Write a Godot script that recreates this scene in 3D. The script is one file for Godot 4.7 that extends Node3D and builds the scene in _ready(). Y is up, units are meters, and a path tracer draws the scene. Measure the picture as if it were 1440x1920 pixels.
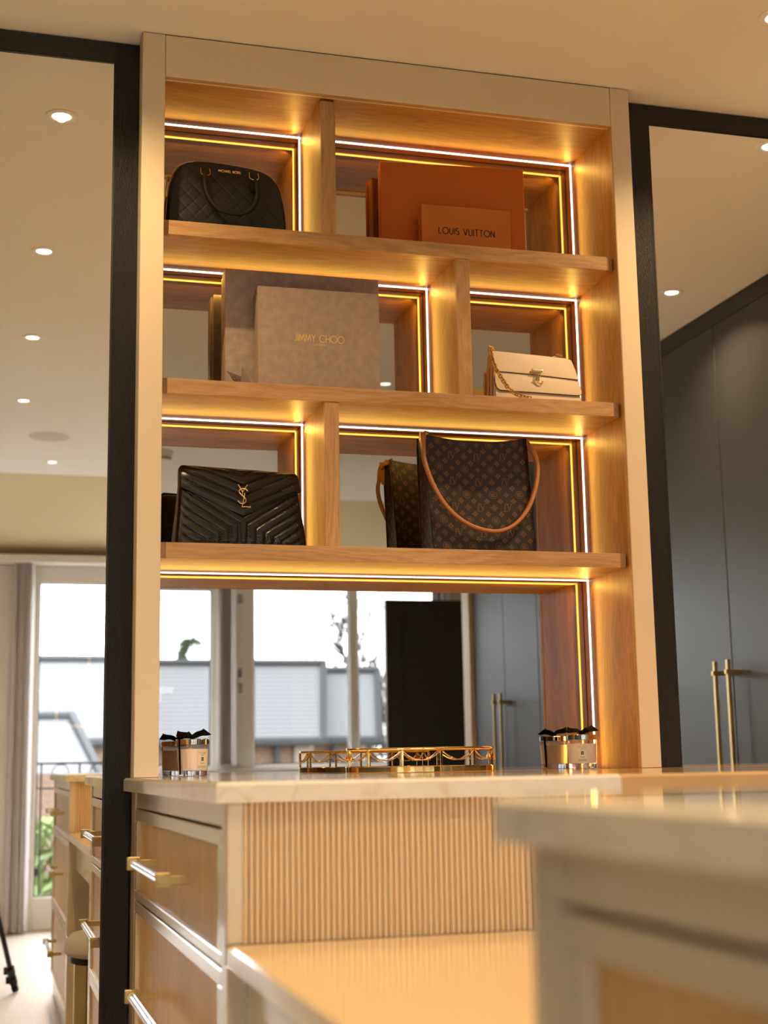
extends Node3D
# A dressing room: lit oak display niche between two mirrored doors, a drawer island in front of it, and the room, windows and garden seen in the mirrors.

const CEIL := 2.5757          # ceiling height
const TOP := 0.93             # worktop height
const WALL_Z := 5.889         # window wall behind the camera
const SLOPE_Z := 4.95         # where the ceiling starts to slope down to the window wall
const SLOPE_Y := 2.245
const WX := 2.548             # wardrobe fronts

var M := {}
var names := {}

# ------------------------------------------------------------------ mesh builder
class MB:
	var v := PackedVector3Array()
	var n := PackedVector3Array()
	var t := PackedVector2Array()
	var xf := Transform3D()
	var grain := 0
	var off := Vector2()
	var org := Vector3()

	func uvof(p: Vector3, nn: Vector3) -> Vector2:
		var a := nn.abs()
		var d := 0 if a.x >= a.y and a.x >= a.z else (1 if a.y >= a.z else 2)
		var q := p - org
		var g := grain
		if d == g:
			g = (g + 1) % 3
		var o := 3 - d - g
		return Vector2(q[g], q[o]) + off

	func put(p: Vector3, nn: Vector3, uv: Vector2) -> void:
		v.append(xf * p)
		n.append((xf.basis * nn).normalized())
		t.append(uv)

	func tri(a: Vector3, b: Vector3, c: Vector3) -> void:      # counter-clockwise seen from outside
		var nn := (b - a).cross(c - a)
		if nn.length_squared() < 1e-18:
			return
		nn = nn.normalized()
		put(a, nn, uvof(a, nn)); put(c, nn, uvof(c, nn)); put(b, nn, uvof(b, nn))

	func tri_s(a: Vector3, b: Vector3, c: Vector3, na: Vector3, nb: Vector3, nc: Vector3, ua := Vector2(), ub := Vector2(), uc := Vector2()) -> void:
		put(a, na, ua); put(c, nc, uc); put(b, nb, ub)

	func quad(a: Vector3, b: Vector3, c: Vector3, d: Vector3) -> void:
		tri(a, b, c); tri(a, c, d)

	func quad_out(a: Vector3, b: Vector3, c: Vector3, d: Vector3, out: Vector3) -> void:
		if (b - a).cross(c - a).dot(out) >= 0.0:
			quad(a, b, c, d)
		else:
			quad(a, d, c, b)

	func box(lo: Vector3, hi: Vector3, bv := 0.001) -> MB:
		org = lo
		var b: float = minf(bv, 0.49 * minf(hi.x - lo.x, minf(hi.y - lo.y, hi.z - lo.z)))
		var P := func(s: Array, ax: int) -> Vector3:
			var p := Vector3()
			for k in 3:
				var edge: float = hi[k] if s[k] > 0 else lo[k]
				p[k] = edge if k == ax else edge - s[k] * b
			return p
		for ax in 3:
			var u := (ax + 1) % 3
			var w := (ax + 2) % 3
			for s in [-1, 1]:
				var c := []
				for q in [[-1, -1], [1, -1], [1, 1], [-1, 1]]:
					var sg := [0, 0, 0]
					sg[ax] = s; sg[u] = q[0]; sg[w] = q[1]
					c.append(P.call(sg, ax))
				var o := Vector3(); o[ax] = s
				quad_out(c[0], c[1], c[2], c[3], o)
		if b > 0.0:
			for ax in 3:
				var u := (ax + 1) % 3
				var w := (ax + 2) % 3
				for su in [-1, 1]:
					for sw in [-1, 1]:
						var s0 := [0, 0, 0]; var s1 := [0, 0, 0]
						s0[ax] = -1; s1[ax] = 1; s0[u] = su; s1[u] = su; s0[w] = sw; s1[w] = sw
						var o := Vector3(); o[u] = su; o[w] = sw
						quad_out(P.call(s0, u), P.call(s1, u), P.call(s1, w), P.call(s0, w), o)
			for sx in [-1, 1]:
				for sy in [-1, 1]:
					for sz in [-1, 1]:
						var s := [sx, sy, sz]
						var a: Vector3 = P.call(s, 0)
						var bb: Vector3 = P.call(s, 1)
						var c: Vector3 = P.call(s, 2)
						if (bb - a).cross(c - a).dot(Vector3(sx, sy, sz)) > 0.0:
							tri(a, bb, c)
						else:
							tri(a, c, bb)
		return self

	func lathe(prof: Array, at: Vector3, seg := 32, smooth := true, a0 := 0.0, a1 := TAU) -> MB:   # prof: Vector2(r, y) from bottom to top, outside
		var m := prof.size()
		for i in m - 1:
			var p: Vector2 = prof[i]
			var q: Vector2 = prof[i + 1]
			var d: Vector2 = q - p
			if d.length() < 1e-7:
				continue
			var fn := Vector2(d.y, -d.x).normalized()
			var np := fn
			var nq := fn
			if smooth:
				if i > 0:
					var e: Vector2 = p - prof[i - 1]
					var en := Vector2(e.y, -e.x).normalized()
					if en.dot(fn) > 0.75: np = (en + fn).normalized()
				if i < m - 2:
					var e: Vector2 = prof[i + 2] - q
					var en := Vector2(e.y, -e.x).normalized()
					if en.dot(fn) > 0.75: nq = (en + fn).normalized()
			for k in seg:
				var a := a0 + (a1 - a0) * k / seg
				var b := a0 + (a1 - a0) * (k + 1) / seg
				var ca := Vector3(cos(a), 0, -sin(a)); var cb := Vector3(cos(b), 0, -sin(b))
				var p0 := at + ca * p.x + Vector3(0, p.y, 0); var p1 := at + cb * p.x + Vector3(0, p.y, 0)
				var q0 := at + ca * q.x + Vector3(0, q.y, 0); var q1 := at + cb * q.x + Vector3(0, q.y, 0)
				var np0 := ca * np.x + Vector3(0, np.y, 0); var np1 := cb * np.x + Vector3(0, np.y, 0)
				var nq0 := ca * nq.x + Vector3(0, nq.y, 0); var nq1 := cb * nq.x + Vector3(0, nq.y, 0)
				var ua := Vector2(a * p.x, p.y); var ub := Vector2(b * p.x, p.y); var uc := Vector2(b * q.x, q.y); var ud := Vector2(a * q.x, q.y)
				if p.x > 1e-6: tri_s(p0, p1, q1, np0, np1, nq1, ua, ub, uc)
				if q.x > 1e-6: tri_s(p0, q1, q0, np0, nq1, nq0, ua, uc, ud)
		return self

	# sweep a closed profile (Vector2 list, counter-clockwise) along a path; up fixes the profile's y
	func sweep(path: Array, prof: Array, closed := false, up := Vector3.ZERO, smooth := true, scales: Array = []) -> MB:
		var np := path.size()
		var m := prof.size()
		var rings := []
		var norms := []
		var prev := Vector3.ZERO
		var len := 0.0
		var lens := []
		for i in np:
			var a: Vector3 = path[(i - 1 + np) % np] if closed or i > 0 else path[i]
			var b: Vector3 = path[(i + 1) % np] if closed or i < np - 1 else path[i]
			var tg := (b - a).normalized()
			var y := up
			if up == Vector3.ZERO:
				y = prev if prev != Vector3.ZERO else (Vector3.UP if absf(tg.y) < 0.9 else Vector3.RIGHT)
			var x := y.cross(tg).normalized()
			y = tg.cross(x).normalized()
			prev = y
			var sc: float = scales[i] if scales.size() else 1.0
			var r := []
			var rn := []
			for k in m:
				var q: Vector2 = prof[k]
				r.append(path[i] + (x * q.x + y * q.y) * sc)
				var e: Vector2 = (prof[(k + 1) % m] - prof[(k - 1 + m) % m])
				rn.append((x * e.y - y * e.x).normalized())
			rings.append(r); norms.append(rn)
			if i > 0: len += (path[i] - path[i - 1]).length()
			lens.append(len)
		var cnt := np if closed else np - 1
		for i in cnt:
			var j := (i + 1) % np
			for k in m:
				var l := (k + 1) % m
				var a: Vector3 = rings[i][k]; var b: Vector3 = rings[i][l]; var c: Vector3 = rings[j][l]; var d: Vector3 = rings[j][k]
				if smooth:
					var u0 := Vector2(lens[i], k * 0.01); var u1 := Vector2(lens[j], k * 0.01)
					tri_s(a, b, c, norms[i][k], norms[i][l], norms[j][l], u0, u0 + Vector2(0, 0.01), u1 + Vector2(0, 0.01))
					tri_s(a, c, d, norms[i][k], norms[j][l], norms[j][k], u0, u1 + Vector2(0, 0.01), u1)
				else:
					quad(a, b, c, d)
		if not closed:
			var c0 := Vector3(); var c1 := Vector3()
			for k in m:
				c0 += rings[0][k] / m; c1 += rings[np - 1][k] / m
			for k in m:
				var l := (k + 1) % m
				tri(c0, rings[0][l], rings[0][k])
				tri(c1, rings[np - 1][k], rings[np - 1][l])
		return self

	func tube(path: Array, r: float, seg := 8, closed := false, scales: Array = []) -> MB:
		var p := []
		for k in seg:
			p.append(Vector2(cos(TAU * k / seg), sin(TAU * k / seg)) * r)
		return sweep(path, p, closed, Vector3.ZERO, true, scales)

	func cyl(a: Vector3, b: Vector3, r: float, seg := 12) -> MB:
		return tube([a, b], r, seg)

	# polygon in XY (counter-clockwise) extruded from z0 (back) to z1 (front), front edge bevelled
	func prism(poly: Array, z0: float, z1: float, bv := 0.0) -> MB:
		var m := poly.size()
		org = Vector3(poly[0].x, poly[0].y, z0)
		var inner := []
		for k in m:
			var e0: Vector2 = (poly[k] - poly[(k - 1 + m) % m]).normalized()
			var e1: Vector2 = (poly[(k + 1) % m] - poly[k]).normalized()
			var nn := Vector2(-(e0.y + e1.y), e0.x + e1.x)
			nn = nn.normalized() / maxf(0.4, cos(e0.angle_to(e1) / 2.0))
			inner.append(poly[k] + nn * bv)
		var ids := Geometry2D.triangulate_polygon(PackedVector2Array(inner))
		for k in range(0, ids.size(), 3):
			var a: Vector2 = inner[ids[k]]; var b: Vector2 = inner[ids[k + 1]]; var c: Vector2 = inner[ids[k + 2]]
			if (b - a).cross(c - a) < 0.0:
				var w := b; b = c; c = w
			tri(Vector3(a.x, a.y, z1), Vector3(b.x, b.y, z1), Vector3(c.x, c.y, z1))
		ids = Geometry2D.triangulate_polygon(PackedVector2Array(poly))
		for k in range(0, ids.size(), 3):
			var a: Vector2 = poly[ids[k]]; var b: Vector2 = poly[ids[k + 1]]; var c: Vector2 = poly[ids[k + 2]]
			if (b - a).cross(c - a) < 0.0:
				var w := b; b = c; c = w
			tri(Vector3(a.x, a.y, z0), Vector3(c.x, c.y, z0), Vector3(b.x, b.y, z0))
		for k in m:
			var l := (k + 1) % m
			var a: Vector2 = poly[k]; var b: Vector2 = poly[l]
			var c: Vector2 = inner[k]; var d: Vector2 = inner[l]
			quad(Vector3(a.x, a.y, z0), Vector3(b.x, b.y, z0), Vector3(b.x, b.y, z1 - bv), Vector3(a.x, a.y, z1 - bv))
			if bv > 0.0:
				quad(Vector3(a.x, a.y, z1 - bv), Vector3(b.x, b.y, z1 - bv), Vector3(d.x, d.y, z1), Vector3(c.x, c.y, z1))
		return self

	# rows of points -> smooth surface; outward normal = du x dv
	func grid(rows: Array, wrap := false, uvs: Array = []) -> MB:
		var nr := rows.size()
		var nc: int = rows[0].size()
		var nn := []
		for i in nr:
			var r := []
			for k in nc:
				var a: Vector3 = rows[i][(k + 1) % nc] if wrap or k < nc - 1 else rows[i][k]
				var b: Vector3 = rows[i][(k - 1 + nc) % nc] if wrap or k > 0 else rows[i][k]
				var c: Vector3 = rows[mini(i + 1, nr - 1)][k]
				var d: Vector3 = rows[maxi(i - 1, 0)][k]
				r.append((a - b).cross(c - d).normalized())
			nn.append(r)
		var cols := nc if wrap else nc - 1
		for i in nr - 1:
			for k in cols:
				var l := (k + 1) % nc
				var a: Vector3 = rows[i][k]; var b: Vector3 = rows[i][l]; var c: Vector3 = rows[i + 1][l]; var d: Vector3 = rows[i + 1][k]
				var ua := Vector2(a.x, a.y); var ub := Vector2(b.x, b.y); var uc := Vector2(c.x, c.y); var ud := Vector2(d.x, d.y)
				if uvs.size():
					ua = uvs[i][k]; ub = uvs[i][l]; uc = uvs[i + 1][l]; ud = uvs[i + 1][k]
				tri_s(a, b, c, nn[i][k], nn[i][l], nn[i + 1][l], ua, ub, uc)
				tri_s(a, c, d, nn[i][k], nn[i + 1][l], nn[i + 1][k], ua, uc, ud)
		return self

	func mesh(mat: Material, into: ArrayMesh = null) -> ArrayMesh:
		var am := into if into else ArrayMesh.new()
		var arr := []
		arr.resize(Mesh.ARRAY_MAX)
		arr[Mesh.ARRAY_VERTEX] = v
		arr[Mesh.ARRAY_NORMAL] = n
		arr[Mesh.ARRAY_TEX_UV] = t
		am.add_surface_from_arrays(Mesh.PRIMITIVE_TRIANGLES, arr)
		am.surface_set_material(am.get_surface_count() - 1, mat)
		return am

# ------------------------------------------------------------------ scene helpers
func numbered(called: String) -> String:
	if not names.has(called):
		names[called] = 0
		return called
	names[called] += 1
	return "%s_%03d" % [called, names[called]]

func tag(o: Node3D, label: String, category: String, group := "") -> Node3D:
	o.set_meta("label", label); o.set_meta("category", category)
	if group != "": o.set_meta("group", group)
	return o

func thing(called: String, base: Vector3, label: String, category: String, group := "") -> Node3D:
	var o := Node3D.new()
	o.name = numbered(called)
	o.position = base
	add_child(o)
	return tag(o, label, category, group)

# a mesh built in room coordinates, placed under a thing (its base is taken off), a part, or at top level
func obj(called: String, b, mat: Material, parent: Node3D = null, label := "") -> MeshInstance3D:
	var mi := MeshInstance3D.new()
	mi.mesh = b if b is ArrayMesh else b.mesh(mat)
	if parent == null:
		mi.name = numbered(called)
		add_child(mi)
	else:
		mi.name = called
		parent.add_child(mi, true)
		if parent.get_parent() == self and not parent is MeshInstance3D:
			mi.position = -parent.position
	if label != "": mi.set_meta("label", label)
	return mi

func struct(called: String, b, mat: Material) -> MeshInstance3D:
	var o := obj(called, b, mat)
	o.set_meta("kind", "structure")
	return o

func bx(lo: Vector3, hi: Vector3, bv := 0.001, grain := 0, off := Vector2()) -> MB:
	var b := MB.new()
	b.grain = grain; b.off = off
	return b.box(lo, hi, bv)

func V(x: float, y: float, z: float) -> Vector3:
	return Vector3(x, y, z)

func arc(c: Vector2, r: float, a0: float, a1: float, k := 12, ry := -1.0) -> Array:
	var out := []
	for i in k + 1:
		var a := deg_to_rad(a0 + (a1 - a0) * i / k)
		out.append(c + Vector2(cos(a) * r, sin(a) * (ry if ry > 0 else r)))
	return out

func smooth_path(p: Array, per := 6, closed := false) -> Array:      # Catmull-Rom through the points
	var out := []
	var m := p.size()
	for i in (m if closed else m - 1):
		var a = p[(i - 1 + m) % m] if closed or i > 0 else p[i]
		var b = p[i]
		var c = p[(i + 1) % m]
		var d = p[(i + 2) % m] if closed or i < m - 2 else c
		for k in per:
			var s := float(k) / per
			out.append(0.5 * ((2.0 * b) + (c - a) * s + (2.0 * a - 5.0 * b + 4.0 * c - d) * s * s + (3.0 * b - a - 3.0 * c + d) * s * s * s))
	if not closed: out.append(p[m - 1])
	return out

func resample(p: Array, count: int) -> Array:                        # closed polygon, even spacing
	var m := p.size()
	var total := 0.0
	for i in m: total += (p[(i + 1) % m] - p[i]).length()
	var out := []
	var i := 0
	var walked := 0.0
	for k in count:
		var want := total * k / count
		while i < m - 1 and walked + (p[(i + 1) % m] - p[i]).length() < want:
			walked += (p[(i + 1) % m] - p[i]).length(); i += 1
		var seg = p[(i + 1) % m] - p[i]
		out.append(p[i] + seg * clampf((want - walked) / maxf(seg.length(), 1e-9), 0, 1))
	return out

# lettering: strokes on a cap height of 1; returns [strokes, width]
func glyph(ch: String) -> Array:
	match ch:
		"A": return [[[Vector2(0, 0), Vector2(0.36, 1), Vector2(0.72, 0)], [Vector2(0.13, 0.34), Vector2(0.59, 0.34)]], 0.72]
		"C": return [[arc(Vector2(0.5, 0.5), 0.5, 48, 312, 20)], 0.86]
		"D": return [[[Vector2(0, 0), Vector2(0, 1), Vector2(0.2, 1)] + arc(Vector2(0.2, 0.5), 0.5, 88, -88, 16) + [Vector2(0.2, 0), Vector2(0, 0)]], 0.7]
		"E": return [[[Vector2(0.48, 1), Vector2(0, 1), Vector2(0, 0), Vector2(0.48, 0)], [Vector2(0, 0.52), Vector2(0.42, 0.52)]], 0.48]
		"H": return [[[Vector2(0, 0), Vector2(0, 1)], [Vector2(0.6, 0), Vector2(0.6, 1)], [Vector2(0, 0.5), Vector2(0.6, 0.5)]], 0.6]
		"I": return [[[Vector2(0.05, 0), Vector2(0.05, 1)]], 0.1]
		"J": return [[[Vector2(0.3, 1), Vector2(0.3, 0.2)] + arc(Vector2(0.12, 0.2), 0.18, 0, -120, 8)], 0.32]
		"K": return [[[Vector2(0, 0), Vector2(0, 1)], [Vector2(0.55, 1), Vector2(0.03, 0.46)], [Vector2(0.18, 0.6), Vector2(0.6, 0)]], 0.6]
		"L": return [[[Vector2(0, 1), Vector2(0, 0), Vector2(0.46, 0)]], 0.46]
		"M": return [[[Vector2(0, 0), Vector2(0.1, 1), Vector2(0.42, 0.15), Vector2(0.74, 1), Vector2(0.84, 0)]], 0.84]
		"N": return [[[Vector2(0, 0), Vector2(0, 1), Vector2(0.62, 0), Vector2(0.62, 1)]], 0.62]
		"O": return [[arc(Vector2(0.5, 0.5), 0.5, 0, 360, 28)], 1.0]
		"R": return [[[Vector2(0, 0), Vector2(0, 1), Vector2(0.25, 1)] + arc(Vector2(0.25, 0.75), 0.25, 88, -88, 10) + [Vector2(0.25, 0.5), Vector2(0, 0.5)], [Vector2(0.22, 0.5), Vector2(0.52, 0)]], 0.52]
		"S": return [[arc(Vector2(0.24, 0.75), 0.24, 40, 268, 10) + arc(Vector2(0.24, 0.26), 0.25, 88, -140, 10)], 0.49]
		"T": return [[[Vector2(0, 1), Vector2(0.56, 1)], [Vector2(0.28, 1), Vector2(0.28, 0)]], 0.56]
		"U": return [[[Vector2(0, 1), Vector2(0, 0.3)] + arc(Vector2(0.29, 0.29), 0.29, 182, 358, 12) + [Vector2(0.58, 0.3), Vector2(0.58, 1)]], 0.58]
		"V": return [[[Vector2(0, 1), Vector2(0.35, 0), Vector2(0.7, 1)]], 0.7]
		"Y": return [[[Vector2(0, 1), Vector2(0.3, 0.5), Vector2(0.6, 1)], [Vector2(0.3, 0.5), Vector2(0.3, 0)]], 0.6]
		"&": return [[arc(Vector2(0.25, 0.77), 0.22, 0, 360, 10), arc(Vector2(0.27, 0.28), 0.28, 0, 360, 12)], 0.55]
	return [[], 0.35]

# strokes in local XY, thickness along +z, mapped by a warp (Vector2 -> Transform3D-like point)
func strokes(b: MB, list: Array, w: float, th: float) -> void:
	var h := w / 2.0
	for s in list:
		var path := []
		for q in s:
			var p := V(q.x, q.y, 0)
			if path.size() and (path[-1] - p).length() < 1e-6:
				continue
			if path.size() > 1 and (path[-1] - path[-2]).angle_to(p - path[-1]) > 0.6:      # a corner: a new stroke, so that it keeps its width
				b.sweep(path, [Vector2(-h, 0), Vector2(h, 0), Vector2(h, th), Vector2(-h, th)], false, V(0, 0, 1), false)
				path = [path[-1]]
			path.append(p)
		b.sweep(path, [Vector2(-h, 0), Vector2(h, 0), Vector2(h, th), Vector2(-h, th)], false, V(0, 0, 1), false)

func text_mesh(text: String, height: float, w: float, gap: float, width: float, xf: Transform3D, th := 0.0004) -> MB:
	var list := []
	var x := 0.0
	for i in text.length():
		var g := glyph(text[i])
		for s in g[0]:
			var moved := []
			for q in s: moved.append(Vector2(q.x + x, q.y) * height)
			list.append(moved)
		x += g[1] + gap
	x -= gap
	var b := MB.new()
	b.xf = xf
	var k := width / (x * height) if width > 0.0 else 1.0
	for s in list:
		for i in s.size():
			s[i] = Vector2((s[i].x - x * height / 2.0) * k, s[i].y)
	strokes(b, list, w, th)
	return b

# rounded, stuffed body: outline (counter-clockwise, XY), front and back depth given by callables
func stuffed(outline: Array, zf: Callable, zb: Callable, round_: float, bulge: float, disp: Callable, rings := 10, squeeze := 0.96) -> MB:
	var c := Vector2()
	for q in outline: c += q / outline.size()
	var rows := []
	for k in rings + 1:                       # back, centre to edge
		var s := float(k) / rings
		var r := []
		for q in outline:
			var p: Vector2 = c + (q - c) * maxf(s, 0.004) * squeeze
			r.append(V(p.x, p.y, zb.call(p) - bulge * 0.5 * (1.0 - s * s)))
		rows.append(r)
	for k in range(1, 6):                     # rounded back edge, side, rounded front edge
		var a := PI / 2 * k / 5.0
		var r := []
		for q in outline:
			var p: Vector2 = c + (q - c) * (squeeze + (1.0 - squeeze) * sin(a))
			r.append(V(p.x, p.y, zb.call(p) + round_ * (1.0 - cos(a))))
		rows.append(r)
	for k in range(0, 6):
		var a := PI / 2 * (1.0 - k / 5.0)
		var r := []
		for q in outline:
			var p: Vector2 = c + (q - c) * (squeeze + (1.0 - squeeze) * sin(a))
			r.append(V(p.x, p.y, zf.call(p) - round_ * (1.0 - cos(a))))
		rows.append(r)
	for k in range(1, rings * 3 + 1):
		var s := 1.0 - float(k) / (rings * 3)
		var r := []
		for q in outline:
			var p: Vector2 = c + (q - c) * maxf(s, 0.004) * squeeze
			var edge := clampf((1.0 - s) / 0.12, 0, 1)
			r.append(V(p.x, p.y, zf.call(p) + bulge * (1.0 - s * s) + disp.call(p) * edge))
		rows.append(r)
	var b := MB.new()
	b.grid(rows, true)
	return b

# ------------------------------------------------------------------ materials
func lin(r: float, g: float, b: float) -> Color:
	return Color(r, g, b).linear_to_srgb()

func mat(c: Color, rough := 0.6, metal := 0.0, spec := 0.5) -> StandardMaterial3D:
	var m := StandardMaterial3D.new()
	m.albedo_color = c
	m.roughness = rough
	m.metallic = metal
	m.metallic_specular = spec
	return m

func tex(w: int, h: int, f: Callable) -> ImageTexture:
	var d := PackedByteArray()
	d.resize(w * h * 3)
	var i := 0
	for y in h:
		for x in w:
			var c: Color = f.call(x, y)
			d[i] = int(clampf(c.r, 0, 1) * 255.0); d[i + 1] = int(clampf(c.g, 0, 1) * 255.0); d[i + 2] = int(clampf(c.b, 0, 1) * 255.0)
			i += 3
	return ImageTexture.create_from_image(Image.create_from_data(w, h, false, Image.FORMAT_RGB8, d))

func noise(seed_: int, freq: float, oct := 3) -> FastNoiseLite:
	var f := FastNoiseLite.new()
	f.seed = seed_
	f.noise_type = FastNoiseLite.TYPE_SIMPLEX_SMOOTH
	f.frequency = freq
	f.fractal_octaves = oct
	return f

# veneer: grain along u, one tile is 2.0 m by 0.8 m
func wood_tex(light: Color, dark: Color, seed_: int, rings: float, streak: float, size := 768) -> ImageTexture:
	var a := noise(seed_, 1.0, 3)
	var b := noise(seed_ + 1, 1.0, 2)
	var c := noise(seed_ + 2, 1.0, 1)
	return tex(size, size, func(x: int, y: int) -> Color:
		var u := 2.0 * x / size
		var v := 0.8 * y / size
		var warp := a.get_noise_2d(u * 1.6, v * 9.0)
		var ring := 0.5 + 0.5 * sin((v * rings + warp * 3.0) * TAU)
		var fine := b.get_noise_2d(u * 7.0, v * 330.0)
		var pore := maxf(0.0, c.get_noise_2d(u * 26.0 + 40.0, v * 560.0) - 0.25)
		var k := 0.5 + 0.22 * (ring - 0.5) + 0.34 * warp + streak * fine - 0.45 * pore
		return dark.lerp(light, clampf(k, 0, 1)))

func grain_bump(seed_: int) -> ImageTexture:
	var a := noise(seed_, 1.0, 2)
	return tex(512, 512, func(x: int, y: int) -> Color:
		var g := 0.5 + 0.5 * a.get_noise_2d(x * 0.02, y * 0.55)
		return Color(g, g, g))

func leather_bump(seed_: int, f: float) -> ImageTexture:
	var a := noise(seed_, f, 3)
	return tex(256, 256, func(x: int, y: int) -> Color:
		var g := 0.5 + 0.5 * a.get_noise_2d(x, y)
		return Color(g, g, g))

func with_tex(m: StandardMaterial3D, t: Texture2D, su: float, sv: float) -> StandardMaterial3D:
	m.albedo_color = Color.WHITE
	m.albedo_texture = t
	m.uv1_scale = V(su, sv, 1)
	return m

func bumped(m: StandardMaterial3D, t: Texture2D, cm: float, scale := Vector3.ONE) -> StandardMaterial3D:
	m.heightmap_enabled = true
	m.heightmap_texture = t
	m.heightmap_scale = cm
	m.uv1_scale = scale
	return m

func glow(c: Color, e: float) -> StandardMaterial3D:
	var m := mat(Color(0.9, 0.9, 0.9), 0.5)
	m.emission_enabled = true
	m.emission = c
	m.emission_energy_multiplier = e
	return m

func monogram_tex() -> ImageTexture:
	# one repeat of the printed canvas: interlaced L and V, pointed stars, four-petal flowers, a flower in a ring
	var S := 256
	var seg := func(p: Vector2, a: Vector2, b: Vector2) -> float:
		var ab := b - a
		return (p - a - ab * clampf((p - a).dot(ab) / ab.length_squared(), 0, 1)).length()
	var star := func(p: Vector2, r: float) -> bool:
		var q := p.abs() / r
		return pow(q.x, 0.55) + pow(q.y, 0.55) < 1.0
	return tex(S, S, func(x: int, y: int) -> Color:
		var on := false
		var base := Color(0.135, 0.105, 0.085)
		var p := Vector2(float(x) / S, float(y) / S)
		# L V at the tile corner (u 0, v 0)
		var q := Vector2(p.x - roundf(p.x), p.y - roundf(p.y))
		if absf(q.x) < 0.2 and absf(q.y) < 0.2:
			var l1: float = seg.call(q, Vector2(-0.07, -0.15), Vector2(-0.12, 0.13))
			var l2: float = seg.call(q, Vector2(-0.16, 0.14), Vector2(0.03, 0.14))
			var v1: float = seg.call(q, Vector2(0.0, -0.14), Vector2(0.06, 0.10))
			var v2: float = seg.call(q, Vector2(0.06, 0.10), Vector2(0.155, -0.14))
			var s1: float = minf(seg.call(q, Vector2(-0.03, -0.15), Vector2(0.04, -0.15)), seg.call(q, Vector2(0.12, -0.15), Vector2(0.18, -0.15)))
			on = l1 < 0.022 or l2 < 0.014 or v1 < 0.024 or v2 < 0.014 or s1 < 0.012
		# pointed star in a curved diamond (u 0.5, v 0)
		q = Vector2(p.x - 0.5, p.y - roundf(p.y))
		var dd := pow(absf(q.x) / 0.16, 0.8) + pow(absf(q.y) / 0.16, 0.8)
		if dd < 1.0: on = dd > 0.78 or (star.call(q, 0.13) and q.length() > 0.018)
		# small four-petal flowers
		for c in [Vector2(0.25, 0.25), Vector2(0.75, 0.25), Vector2(0.25, 0.75), Vector2(0.75, 0.75)]:
			q = p - c
			if q.length() < 0.12:
				var petal := false
				for k in 4:
					petal = petal or (q - Vector2.from_angle(k * PI / 2) * 0.062).length() < 0.045
				on = on or (petal and q.length() > 0.02)
		# ring with a flower (u 0.5, v 0.5)
		q = p - Vector2(0.5, 0.5)
		if q.length() < 0.15:
			var petal := false
			for k in 4:
				petal = petal or (q - Vector2.from_angle(PI / 4 + k * PI / 2) * 0.055).length() < 0.042
			on = q.length() > 0.125 or (petal and q.length() > 0.02)
		# solid star (u 0, v 0.5)
		q = Vector2(p.x - roundf(p.x), p.y - 0.5)
		if q.length() < 0.16: on = star.call(q, 0.16) and q.length() > 0.022
		return Color(0.37, 0.27, 0.16) if on else base)

func stone_tex() -> ImageTexture:
	var a := noise(5, 0.006, 4)
	var b := noise(9, 0.02, 3)
	return tex(512, 512, func(x: int, y: int) -> Color:
		var vein := maxf(0.0, 1.0 - absf(a.get_noise_2d(x, y) + 0.25 * b.get_noise_2d(x, y)) * 26.0)
		var k := 0.02 * b.get_noise_2d(x * 3.0, y * 3.0) - 0.07 * vein * clampf(0.5 + b.get_noise_2d(x * 0.3, y * 0.3), 0, 1)
		return Color(0.90 + k, 0.87 + k * 1.2, 0.82 + k * 1.5))

func speckle_tex(c: Color, amount: float, f: float, seed_: int) -> ImageTexture:
	var a := noise(seed_, f, 4)
	return tex(256, 256, func(x: int, y: int) -> Color:
		var k := 1.0 + amount * a.get_noise_2d(x, y)
		return Color(c.r * k, c.g * k, c.b * k))

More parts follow.
